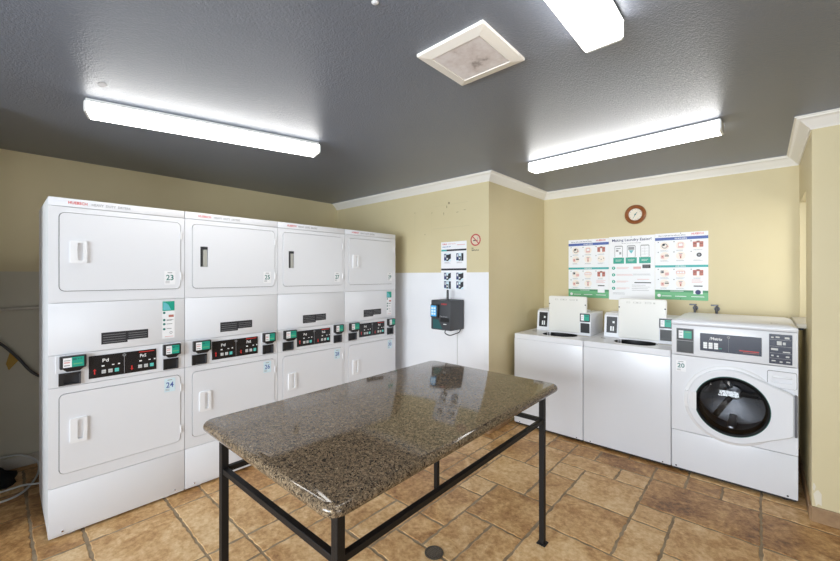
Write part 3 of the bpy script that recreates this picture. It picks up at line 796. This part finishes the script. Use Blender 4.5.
def stick(q):
    q.use('paper').rect(.030, .094, .785, .872, -.0006); q.use('teal_dark').text('20', .062, .815, .034, -.001, .046, True)
    q.use('grey_ink').rect(.045, .078, .858, .863, -.001).rect(.036, .060, .800, .803, -.001).rect(.036, .060, .793, .796, -.001)
part('number_sticker', t, stick, label='white sticker numbered 20')
def drawer(q):
    q.use('gasket').ring(rrect(.5570, .7050, .7650, .8790, .012), rrect(.562, .700, .770, .874, .01), -.0008, -.0002)
    q.use('enamel').ring(rrect(.560, .702, .768, .876, .01), rrect(.584, .680, .800, .840, .006), -.010, 0, .006)
    q.rect(.584, .680, .800, .840, .006)
    q.box(.584, .680, -.014, -.002, .832, .846, .004)
part('detergent_drawer', t, drawer, 40)
part('top_sticker', t, lambda q: q.use('ink').box(.575, .585, .06, .075, 1.1978, 1.1984).use('grey_ink').box(.588, .612, .066, .072, 1.1978, 1.1984))
for xx in (.03, FW-.05): part('screw', t, lambda q: q.use('ink').lathe([(0, -.003), (.005, -.003), (.006, 0)], (0, 0, 0), 8), None, 'screw', (xx, 0, .044))
for xx in (.06, FW-.06):
    for yy in (.06, .6): part('foot', t, lambda q: q.use('black').cyl((0, 0, 0), (0, 0, .013), .022), None, 'foot', (xx, yy, 0))

# ------------------------------------------------------------------ granite table
TX0, TX1, TY0, TY1, TZ = -1.836, -.868, .590, 2.190, .90
t = thing('granite_table', 'rectangular table with polished speckled granite top on black iron legs', 'table', ((TX0+TX1)/2+.006, (TY0+TY1)/2, 0), .010)
tw, th = (TX1-TX0)/2, (TY1-TY0)/2
def slab(q):
    q.use('granite'); k = 8; rows = []
    for i in range(9):
        a = PI*i/8; d_ = .020*(1-math.sin(a)); z = TZ-.021+.021*math.cos(a)
        rows.append([(x, y, z) for x, y in rrect(-tw+d_, tw-d_, -th+d_, th-d_, .055-d_*.8, k)])
    n = len(rows[0]); V = [p for r_ in rows for p in r_]
    q.add(V, [(a*n+i, (a+1)*n+i, (a+1)*n+(i+1) % n, a*n+(i+1) % n) for a in range(8) for i in range(n)]+[tuple(range(n)), tuple(range(8*n, 9*n))[::-1]])
part('tabletop', t, slab, 40)
ls = .0148
Rt = Matrix.Rotation(-.010, 3, 'Z')
LEGS = [Rt @ (Vector(p)-t.location) for p in ((-1.706, .645, 0), (-.916, .662, 0), (-.931, 2.082, 0), (-1.700, 2.066, 0))]
for p in LEGS:
    lg = part('leg', t, lambda q: q.use('iron').box(-ls, ls, -ls, ls, .006, .86, .002), None, 'leg', p)
    part('foot_plate', lg, lambda q: q.use('iron').box(-.026, .026, -.026, .026, 0, .006, .002).cyl((-.019, .019, .006), (-.019, .019, .010), .005, 8).cyl((.019, -.019, .006), (.019, -.019, .010), .005, 8))
rs = .0115; RZ = .703
for k in range(4):
    p, q_ = LEGS[k], LEGS[(k+1) % 4]; d = q_-p; ln = d.length/2-ls
    o = part('rail%d' % k, t, lambda q: q.use('iron').box(-ln, ln, -rs, rs, -rs, rs, .002), None, 'rail', (p+q_)/2+Vector((0, 0, RZ)))
    o.rotation_euler = (0, 0, math.atan2(d.y, d.x))

# ------------------------------------------------------------------ ceiling lamps
def lamp(cx, cy, ln, wd, ang, label, gap=.0135):
    t = thing('fluorescent_light', label, 'ceiling light', (cx, cy, CEIL), ang, 'wraparound fluorescent lights on the ceiling')
    h = ln/2; w = wd/2
    mb = MB(); mb.use('lamp_white').box(-w*.8, w*.8, -h+.006, h-.006, -gap+.0045, -.0005, .002).box(-w-.002, w+.002, -h+.004, h-.004, -gap, -gap+.005); mb.build('housing', t)
    mb = MB(); mb.use('lens')
    P = [(-w, -gap-.0005), (-w, -.070), (-w+.008, -.079), (w-.008, -.079), (w, -.070), (w, -gap-.0005)]
    a = [(x, -h+.012, z) for x, z in P]; b_ = [(x, h-.012, z) for x, z in P]; k = len(P)
    mb.add(a+b_, [(i, i+1, k+i+1, k+i) for i in range(k-1)]); bmesh.ops.recalc_face_normals(mb.bm, faces=mb.bm.faces[:])
    mb.build('diffuser', t, 40)
    for s_ in (-1, 1):
        mb = MB(); mb.use('lamp_white'); y0 = s_*(h-.012); y1 = s_*h
        mb.add([(x, y0, z) for x, z in P+[]]+[(x, y1, z) for x, z in P], [tuple(range(k)), tuple(range(k, 2*k))[::-1]]+[(i, (i+1) % k, k+(i+1) % k, k+i) for i in range(k)])
        bmesh.ops.recalc_face_normals(mb.bm, faces=mb.bm.faces[:]); mb.build('end_cap', t)
lamp(-2.672, .975, 1.33, .142, math.radians(-15.2), 'long fluorescent ceiling light above the stacked dryers', .024)
lamp(-.846, 3.118, 1.33, .128, math.radians(-93), 'long fluorescent ceiling light above the top-load washers, below the clock wall')
lamp(-.466, .95, 1.33, .145, 0, 'fluorescent ceiling light cut off by the top edge beside the square vent')
# square vent
t = thing('ceiling_vent', 'square white ceiling vent with a stained grey centre', 'vent', (-.971, 1.424, CEIL), 0)
def vf(q):
    # frame seen from below: build with ring in x-z then lay it flat facing down
    o_, i_ = .173, .120
    z0, z1 = -.014, -.022
    V = []
    for r_, z in ((o_, -.0005), (o_, z0), (i_+.006, z1), (i_, -.008)):
        V += [(-r_, -r_, z), (r_, -r_, z), (r_, r_, z), (-r_, r_, z)]
    q.use('vent_frame').add(V, [(a*4+i, a*4+(i+1) % 4, (a+1)*4+(i+1) % 4, (a+1)*4+i) for a in range(3) for i in range(4)]); bmesh.ops.recalc_face_normals(q.bm, faces=q.bm.faces[:])
part('frame', t, vf)
part('grille', t, lambda q: q.use('vent_lens').box(-.122, .122, -.122, .122, -.0195, -.001), label='stained translucent centre panel')
mb = MB(); mb.use('spot').lathe([(0, -.006), (.008, -.005), (.014, 0)], (0, 0, 0), 12, 'z')
tag(mb.build('ceiling_plug', loc=(-1.04, .913, CEIL-.0005)), 'tiny pale plug on the grey ceiling near its top edge in the photo', 'plug')
mb = MB(); mb.use('spot'); mb.add([(.035*math.cos(a)*u, .02*math.sin(a)*u, -.0012) for a, u in [(2*PI*i/11, Rn.uniform(.6, 1.1)) for i in range(11)]], [tuple(range(11))])
o = mb.build('trim_4', loc=(-2.543, .36, CEIL)); struct(o)

# ------------------------------------------------------------------ things on the back wall
t = thing('wall_clock', 'round wall clock with brown wooden rim above the posters', 'clock', (-.970, YB, 2.164))
part('clock_rim', t, lambda q: q.use('wood').lathe([(.097, -.001), (.100, -.012), (.096, -.026), (.083, -.033), (.070, -.026), (.061, -.014)], (0, 0, 0), 48), 50)
def dial(q):
    q.use('dial').disc(0, 0, .063, -.012, 40); q.use('grey_ink')
    for k in range(12):
        a = k*PI/6; q.disc(.052*math.sin(a), .052*math.cos(a), .0035, -.0126, 8)
part('clock_face', t, dial)
def hands(q):
    q.use('teal_dark').disc(0, 0, .008, -.015, 12)
    for a, l, w in ((math.radians(40), .03, .004), (math.radians(205), .045, .003)):
        s_, c_ = math.sin(a), math.cos(a); q.poly([(-w*c_, w*s_), (w*c_, -w*s_), (l*s_+w*.4*c_, l*c_-w*.4*s_), (l*s_-w*.4*c_, l*c_+w*.4*s_)], -.0145)
part('clock_hands', t, hands)

def lines(q, key, x0, x1, z, n, dz, h=.003, y=-.0046, rr=random.Random(5)):
    q.use(key)
    for k in range(n): q.rect(x0, x0+(x1-x0)*rr.uniform(.7, 1), z-k*dz, z-k*dz+h, y)
def icon(q, k, cx, cz, y, s=1.0):
    """small instruction drawings of the sheets"""
    q.use('pink_bg').disc(cx, cz, .040*s, y, 16)
    y -= .0005
    if k == 0:
        q.use('grey_ink').annulus(cx, cz, .018*s, .026*s, y, 14); q.use('ink').disc(cx-.008, cz+.012, .012*s, y-.0004, 10)
        q.use('pink_ink').poly([(cx+.01, cz-.02), (cx+.034, cz-.008), (cx+.02, cz+.012)], y)
    elif k == 1:
        q.use('pink_ink').rect(cx-.022, cx+.022, cz-.024, cz+.026, y); q.use('paper').rect(cx-.016, cx+.016, cz-.006, cz+.018, y-.0004)
    elif k == 2:
        q.use('brick').rect(cx-.04, cx+.04, cz-.022, cz+.03, y); q.use('paper').rect(cx-.010, cx+.010, cz-.026, cz+.018, y-.0004)
        q.use('ink').rect(cx-.036, cx-.014, cz+.008, cz+.012, y-.0004).rect(cx+.014, cx+.036, cz+.008, cz+.012, y-.0004).rect(cx-.012, cx+.012, cz+.03, cz+.036, y-.0004)
    elif k == 3:
        q.use('pink_ink').rect(cx-.03, cx-.004, cz-.024, cz+.008, y); q.use('ink').rect(cx+.002, cx+.036, cz-.004, cz+.006, y); q.use('grey_ink').rect(cx+.006, cx+.03, cz+.012, cz+.018, y)
        q.use('brick').rect(cx-.024, cx-.012, cz-.01, cz+.0, y-.0004)
    elif k == 4:
        q.use('grey_ink').rect(cx-.016, cx+.016, cz+.016, cz+.022, y); q.use('brick').rect(cx-.006, cx+.006, cz-.026, cz+.010, y); q.use('pink_ink').disc(cx, cz+.006, .012, y-.0004, 10)
    elif k == 5:
        q.use('paper').disc(cx, cz, .036, y, 12); q.use('ink').disc(cx+.008, cz+.004, .020*s, y-.0004, 14); q.use('grey_ink').disc(cx+.008, cz+.004, .010, y-.0008, 12)
    elif k == 6:
        q.use('grey_ink').rect(cx-.034, cx-.006, cz+.0, cz+.028, y); q.use('ink').poly([(cx-.028, cz+.004), (cx-.004, cz+.004), (cx-.016, cz+.02)], y-.0004); q.use('pink_ink').rect(cx+.004, cx+.036, cz-.022, cz+.006, y)
    elif k == 7:
        q.use('pink_ink').rect(cx-.036, cx+.036, cz-.004, cz+.022, y); q.use('paper').rect(cx-.03, cx-.012, cz+.0, cz+.016, y-.0004).rect(cx-.008, cx+.010, cz, cz+.016, y-.0004).rect(cx+.014, cx+.030, cz, cz+.016, y-.0004)
    elif k == 8:
        q.use('grey_ink')
        for a in (-.024, 0, .024): q.disc(cx+a, cz-.004+.012*(a != 0), .006, y, 8)
def steps_poster(x0, x1, z0, z1, label, k5):
    t = tag(MB_poster(x0, x1, z0, z1, k5), label, 'poster')
    return t
def MB_poster(x0, x1, z0, z1, k5):
    w, h = x1-x0, z1-z0; q = MB(); y = -.0042
    q.use('paper').box(0, w, -.004, -.0003, 0, h)
    q.use('navy').text('How to wash and dry with your phone', .03, h-.030, .012, y, w*.52); q.use('red').text('HUEBSCH', w*.70, h-.028, .018, y, w*.22)
    q.use('blue').rect(0, w, h-.070, h-.042, y); q.use('white_print').text('WASHERS', w/2, h-.063, .013, y-.0005, .10, True)
    q.use('tealgreen').rect(0, w, h-.338, h-.316, y); q.use('white_print').text('DRYERS', w/2, h-.333, .011, y-.0005, .08, True)
    q.use('green').rect(0, w, 0, .074, y); q.use('green_dark').rect(0, w, .074, .094, y)
    cx = [w*.19, w*.50, w*.82]; cz = [h-.125, h-.225, h-.395, h-.495]
    kinds = [[0, 1, 2], [3, 4, k5], [6, 7, 2], [3, 4, None]]
    for r_ in range(4):
        for c_ in range(3):
            if kinds[r_][c_] is None: continue
            icon(q, kinds[r_][c_], cx[c_], cz[r_], y)
            q.use('ink').rect(cx[c_]-.058, cx[c_]-.050, cz[r_]+.034, cz[r_]+.042, y)
            lines(q, 'grey_ink', cx[c_]-.036, cx[c_]+.036, cz[r_]-.046, 2, .006, .0022, y)
    lines(q, 'pink_ink', cx[2]-.05, cx[2]+.05, cz[3]+.034, 3, .012, .004, y)
    q.use('ink').rect(cx[2]-.034, cx[2]+.034, cz[3]-.028, cz[3]-.018, y)
    q.use('paper').rect(cx[2]-.036, cx[2]+.036, .060, .112, y-.0004)
    if k5 == 5: q.use('navy').disc(cx[2], .078, .022, y-.0008, 14)
    q.use('white_print').disc(.035, .038, .016, y-.0004, 12)
    for a, b_ in ((.06, .14), (.17, .26), (.30, .40)): q.rect(a*w/.43, b_*w/.43, .032, .038, y-.0004)
    lines(q, 'white_print', w*.3, w*.62, .082, 1, .01, .004, y-.0004)
    q.use('ink').disc(w*.5, h-.008, .004, y, 8).disc(w*.5, .010, .004, y-.0008, 8)
    return q.build('instruction_sign', loc=(x0, YB, z0))
steps_poster(-1.660, -1.226, 1.283, 1.938, 'left-hand laundry instruction poster with icon rows and green foot, above the corner washer', 8)
steps_poster(-.794, -.366, 1.295, 1.949, 'right-hand laundry instruction poster with icon rows and green foot, above the front-load washer', 5)
q = MB(); x0, x1, z0, z1 = -1.224, -.796, 1.272, 1.945; w, h = x1-x0, z1-z0; y = -.0042
q.use('paper').box(0, w, -.004, -.0003, 0, h)
q.use('navy').text('Making Laundry Easier!', w/2, h-.052, .026, y, w*.86, True); q.use('grey_ink').text('Pay with your phone in three steps', w/2, h-.078, .010, y, w*.42, True)
for k, cx in enumerate((.095, .215, .340)):
    q.use('grey_ink').poly(rrect(cx-.040, cx+.040, h-.225, h-.098, .012, 4), y); q.use('paper').poly(rrect(cx-.035, cx+.035, h-.223, h-.108, .006, 4), y-.0004)
    q.use('grey_ink')
    if k == 0: q.rect(cx-.026, cx+.02, h-.13, h-.122, y-.0008).rect(cx-.026, cx-.002, h-.16, h-.14, y-.0008).rect(cx+.006, cx+.026, h-.19, h-.165, y-.0008)
    elif k == 1:
        q.rect(cx-.028, cx+.028, h-.145, h-.115, y-.0008); q.use('teal_light').poly([(cx-.024, h-.15), (cx+.024, h-.15), (cx, h-.185)], y-.0008)
    else:
        for a in range(3): q.rect(cx-.03, cx+.03, h-.135-a*.03, h-.133-a*.03, y-.0008)
        q.rect(cx-.001, cx+.001, h-.20, h-.112, y-.0008)
    q.use('teal').rect(cx-.052, cx+.052, h-.288, h-.225, y-.001); q.use('white_print').rect(cx-.03, cx+.03, h-.25, h-.247, y-.0014).rect(cx-.03, cx+.02, h-.262, h-.259, y-.0014)
for k in range(4):
    z = h-.335-k*.072
    q.use('teal').disc(.045, z, .017, y, 14); q.use('white_print').rect(.042, .048, z-.008, z+.008, y-.0004)
    lines(q, 'pink_ink', .075, .20 if k != 1 else .26, z+.004, 2, .010, .004, y)
q.use('pink_ink').rect(.235, .305, h-.345, h-.322, y); q.use('ink').rect(.318, .390, h-.338, h-.302, y); q.use('grey_ink').rect(.326, .384, h-.314, h-.311, y-.0004).rect(.326, .376, h-.326, h-.323, y-.0004)
lines(q, 'grey_ink', .23, .40, h-.40, 2, .01, .003, y); q.use('pink_ink').rect(.27, .38, h-.455, h-.450, y)
q.use('ink').rect(.245, .395, h-.492, h-.482, y); lines(q, 'grey_ink', .22, .40, h-.515, 4, .018, .003, y); lines(q, 'grey_ink', .04, .20, h-.60, 2, .012, .003, y)
q.use('ink').disc(w/2, h-.012, .004, y, 8).disc(w/2, .014, .004, y, 8)
tag(q.build('instruction_sign', loc=(x0, YB, z0)), 'middle white laundry poster with three phone drawings and teal bullets', 'poster')

# shut-off valves over the front-loader
for i, (vx, lb) in enumerate(((-.463, 'small metal water valve on the back wall, left of two above the front-load washer'), (-.302, 'small metal water valve on the back wall, right of two above the front-load washer'))):
    t = thing('water_valve', lb, 'valve', (vx, YB, 1.225), 0, 'water valves above the front-load washer')
    part('valve_body', t, lambda q: q.use('dark_metal').cyl((0, -.001, 0), (0, -.008, 0), .022, 14).cyl((0, -.008, 0), (0, -.055, 0), .011, 10).cyl((0, -.05, .012), (0, -.05, -.045), .012, 10, .010), 40)
    part('valve_handle', t, lambda q: q.use('dark_metal').cyl((0, -.05, .012), (0, -.05, .028), .006, 8).box(-.042, .012, -.060, -.040, .026, .040, .003))
    part('valve_hose', t, lambda q: q.use('cable_dark').tube([(0, -.05, -.045), (0, -.052, -.1), (.01, -.06, -.5), (.02, -.05, -1.21)], .009, 8), label='grey hose running down')

# ------------------------------------------------------------------ things on the middle wall
q = MB(); w, h = .330, .495; y = -.0026
q.use('paper').box(0, w, -.002, -.0003, 0, h)
q.use('red').text('HUEBSCH', .018, h-.030, .014, y, .062); q.use('pink_ink').text('HOW TO PAY', .095, h-.030, .013, y, .10); q.rect(.21, .31, h-.040, h-.033, y)
q.use('blue').text('CARD OR APP', .018, h-.058, .012, y, .11)
q.use('tealgreen').rect(.004, .075, h-.098, h-.080, y); q.use('ink').rect(.075, w-.002, h-.098, h-.080, y); q.use('ink').rect(.002, w-.002, h-.300, h-.280, y)
for r_, cz in enumerate((h-.165, h-.365, h-.455)):
    for c_, cx in enumerate((.085, .245)):
        q.use('sky_print').rect(cx-.045, cx+.045, cz-.040, cz+.042, y)
        v = (r_*2+c_) % 3
        q.use('navy').rect(cx-.044, cx-.016, cz-.03, cz+.04, y-.0004); q.use('ink').rect(cx-.014, cx+.014, cz-.036, cz+.01 if v else cz+.03, y-.0004)
        q.use('ink').poly([(cx+.01, cz-.03), (cx+.046, cz-.01), (cx+.046, cz+.04), (cx+.01, cz+.03)], y-.0006) if v != 1 else q.use('ink').rect(cx+.02, cx+.046, cz-.038, cz+.04, y-.0006)
        q.use('white_print').rect(cx-.036, cx-.024, cz+.004, cz+.03, y-.0008).rect(cx-.010, cx+.006, cz-.02, cz-.004, y-.0008)
        if r_ < 2: lines(q, 'grey_ink', cx-.04, cx+.04, cz-.052, 2, .008, .003, y)
tag(q.build('payment_notice', loc=(-2.545, YM, 1.390)), 'white paper notice with six small pictures above the payment terminal', 'notice')
t = thing('no_smoking_sign', 'small round red no smoking sticker near the wall corner', 'sign', (-2.108, YM, 1.885))
def ns(q):
    q.use('sign_ground').disc(0, 0, .050, -.0008, 32); q.use('sign_red').annulus(0, 0, .047, .060, -.0014, 36)
    a = math.radians(-45); c_, s_ = math.cos(a), math.sin(a)
    q.poly([(-.05*c_-.005*s_*-1, -.05*s_-.005*c_), (.05*c_+.005*s_, .05*s_-.005*c_), (.05*c_-.005*s_, .05*s_+.005*c_), (-.05*c_-.005*s_, -.05*s_+.005*c_)][::1], -.0018)
    q.use('ink').rect(-.030, .018, -.010, -.001, -.0014); q.use('brick').rect(.020, .030, -.010, -.001, -.0014); q.use('grey_ink').poly([(.018, .004), (.026, .004), (.03, .022), (.024, .024)], -.0014)
part('sign_disc', t, ns)
part('lettering', t, lambda q: q.use('ink').text('NO', -.048, -.088, .013, -.0008, .026).text('SMOKING', -.048, -.108, .013, -.0008, .085))
# payment terminal
t = thing('payment_terminal', 'dark grey wall-mounted payment terminal with blue screen and antenna', 'payment terminal', (-2.485, YM, .990))
TD, TW, TH = .235, .245, .296
part('housing', t, lambda q: q.use('terminal').box(0, TW, -TD, -.012, 0, TH, .006, 2).use('black').box(.012, TW-.012, -.012, -.0005, .012, TH-.012), 40)
part('front_cover', t, lambda q: q.use('terminal_side').box(.004, TW-.004, -TD-.008, -TD+.002, .006, TH-.006, .004).use('black').rect(.125, TW-.012, .085, .125, -TD-.0085).use('red').text('WASH', .132, TH-.045, .016, -TD-.0086, .07).use('grey_ink').text('Pay here', .12, .132, .012, -TD-.0086, .09).use('white_print').rect(.16, .20, .06, .066, -TD-.0086), 40)
kp = part('screen_unit', t, lambda q: q.use('black').box(.012, .112, -TD-.030, -TD-.007, .125, .250, .006), 40)
def scr(q):
    y = -TD-.0305
    q.use('screen').rect(.020, .090, .135, .242, y)
    q.use('sky_print')
    for a in range(3):
        for b_ in range(2): q.rect(.026+b_*.03, .050+b_*.03, .150+a*.028, .170+a*.028, y-.0005)
part('screen', kp, scr, label='lit blue screen')
part('teal_label', t, lambda q: q.use('teal_shade').poly([(.03, .012), (.15, .012), (.10, .10), (.05, .11), (.03, .105)], -TD-.0086), label='dark teal corner label')
part('antenna', t, lambda q: q.use('black').cyl((.12, -.12, TH), (.12, -.12, TH+.10), .013, 14, .011), 40)
part('cable', t, lambda q: q.use('black').tube([(.15, -.19, .004), (.15, -.20, -.03), (.18, -.16, -.055), (.21, -.10, -.04), (.22, -.06, -.03), (.22, -.03, .0)], .005, 8))
q = MB(); q.use('cable_white').tube([(-2.33, YM-.004, .985), (-2.33, YM-.004, .6), (-2.33, YM-.004, .1)], .003, 6)
tag(q.build('wall_cable'), 'thin pale cable running straight down the white wall below the terminal', 'cable')

# ------------------------------------------------------------------ the corner left of the dryers
t = thing('wall_pipe', 'pale horizontal pipe along the left wall beside the dryers', 'pipe', (XL+.03, 0, 1.27))
part('pipe_run', t, lambda q: q.use('pipe').cyl((0, -.135, 0), (0, 2.9, 0), .013, 14), 40)
for yy in (.6, 1.8): part('pipe_clip', t, lambda q: q.use('steel').box(-.0295, .016, -.012, .012, -.018, .018, .003), None, 'pipe_clip', (0, yy, 0))
t = thing('gas_hose', 'dark flexible hose with yellow tag sagging behind the nearest dryer', 'hose', (XL+.07, 0, .85))
part('hose', t, lambda q: q.use('cable_dark').tube([(0, -.12, .25), (0, -.06, .21), (0, .01, .16), (0, .10, .04), (0, .18, -.09), (0, .27, -.16), (0, .42, -.22), (0, .6, -.5), (0, .65, -.825)], .010, 10), 40)
part('yellow_tag', t, lambda q: q.use('yellow').add([(.018, .06, .085), (.018, .105, .015), (.022, .055, -.05), (.020, .04, .0), (.012, .06, .085), (.012, .105, .015), (.016, .055, -.05), (.014, .04, .0)], [(0, 3, 2, 1), (4, 5, 6, 7), (0, 1, 5, 4), (1, 2, 6, 5), (2, 3, 7, 6), (3, 0, 4, 7)]), label='yellow hang tag')
q = MB(); q.use('cable_white').tube([(-4.38, -.10, .12), (-4.38, .01, .119), (-4.37, .12, .106), (-4.28, .205, .06), (-4.16, .21, .02), (-3.99, .17, .008), (-3.84, .10, .008), (-3.80, .0, .008), (-3.83, -.08, .008), (-3.90, -.10, .008), (-3.97, -.06, .008), (-3.975, .03, .008), (-3.955, .12, .02), (-3.93, .19, .014), (-3.9, .32, .008)], .007, 8)
tag(q.build('loose_cable'), 'looped white cable on the floor left of the nearest dryer', 'cable')
q = MB(); q.use('cloth'); Rb = random.Random(9); n, k = 18, 7; V = []
for a in range(k+1):
    f = PI/2*a/k
    for i in range(n):
        th_ = 2*PI*i/n; u = 1+.18*math.sin(3*th_+a)+Rb.uniform(-.07, .07)
        V.append((.15*math.cos(f)*math.cos(th_)*u, .10*math.cos(f)*math.sin(th_)*u, .001+.085*math.sin(f)*(1+.25*math.sin(2*th_+1))))
q.add(V, [(a*n+i, a*n+(i+1) % n, (a+1)*n+(i+1) % n, (a+1)*n+i) for a in range(k) for i in range(n)])
tag(q.build('black_cloth', smooth=60, loc=(-4.19, .0, 0)), 'crumpled black cloth on the floor against the left wall', 'cloth')

# ------------------------------------------------------------------ light, world, camera
sc = bpy.context.scene
W = bpy.data.worlds.new('daylight'); sc.world = W; W.use_nodes = True
bg = W.node_tree.nodes['Background']; bg.inputs[0].default_value = (.86, .93, 1, 1); bg.inputs[1].default_value = 1.6
def area(name, loc, rot, sx, sy, energy, col=(1, 1, 1)):
    l = bpy.data.lights.new(name, 'AREA'); l.shape = 'RECTANGLE'; l.size = sx; l.size_y = sy; l.energy = energy; l.color = col
    o = bpy.data.objects.new(name, l); C.objects.link(o); o.location = loc; o.rotation_euler = rot; return o
area('rear_window_daylight', ((RW0+RW1)/2, YR-.25, (RZ0+RZ1)/2), (PI/2, 0, 0), RW1-RW0, RZ1-RZ0, 255, (.83, .92, 1))  # added fill light outside the invented rear window
area('door_daylight', (XE+.25, (ED0+ED1)/2, EZ/2), (0, PI/2, 0), EZ, ED1-ED0, 25, (.95, .98, 1))  # added fill light outside the invented east doorway
area('niche_window_daylight', (XR+.5, (NY0+NY1)/2, (NZ0+NZ1)/2), (0, PI/2, 0), .9, .4, 6, (.97, .98, 1))

cam = bpy.data.cameras.new('camera'); co = bpy.data.objects.new('camera', cam); C.objects.link(co)
co.location = (0, 0, 1.532); co.rotation_euler = (PI/2, 0, .7324)
cam.sensor_fit = 'HORIZONTAL'; cam.sensor_width = 36; cam.lens = 36*379.39/840; cam.shift_x = 0; cam.shift_y = -5.065/840
cam.clip_start = .02
sc.camera = co
sc.view_settings.view_transform = 'Standard'; sc.view_settings.look = 'None'; sc.view_settings.gamma = 1
sc.view_settings.use_curve_mapping = False; sc.view_settings.exposure = 0.47
sc.cycles.use_denoising = True
sc.cycles.max_bounces = 10; sc.cycles.diffuse_bounces = 6; sc.cycles.glossy_bounces = 4; sc.cycles.transparent_max_bounces = 8
sc.cycles.sample_clamp_indirect = 6
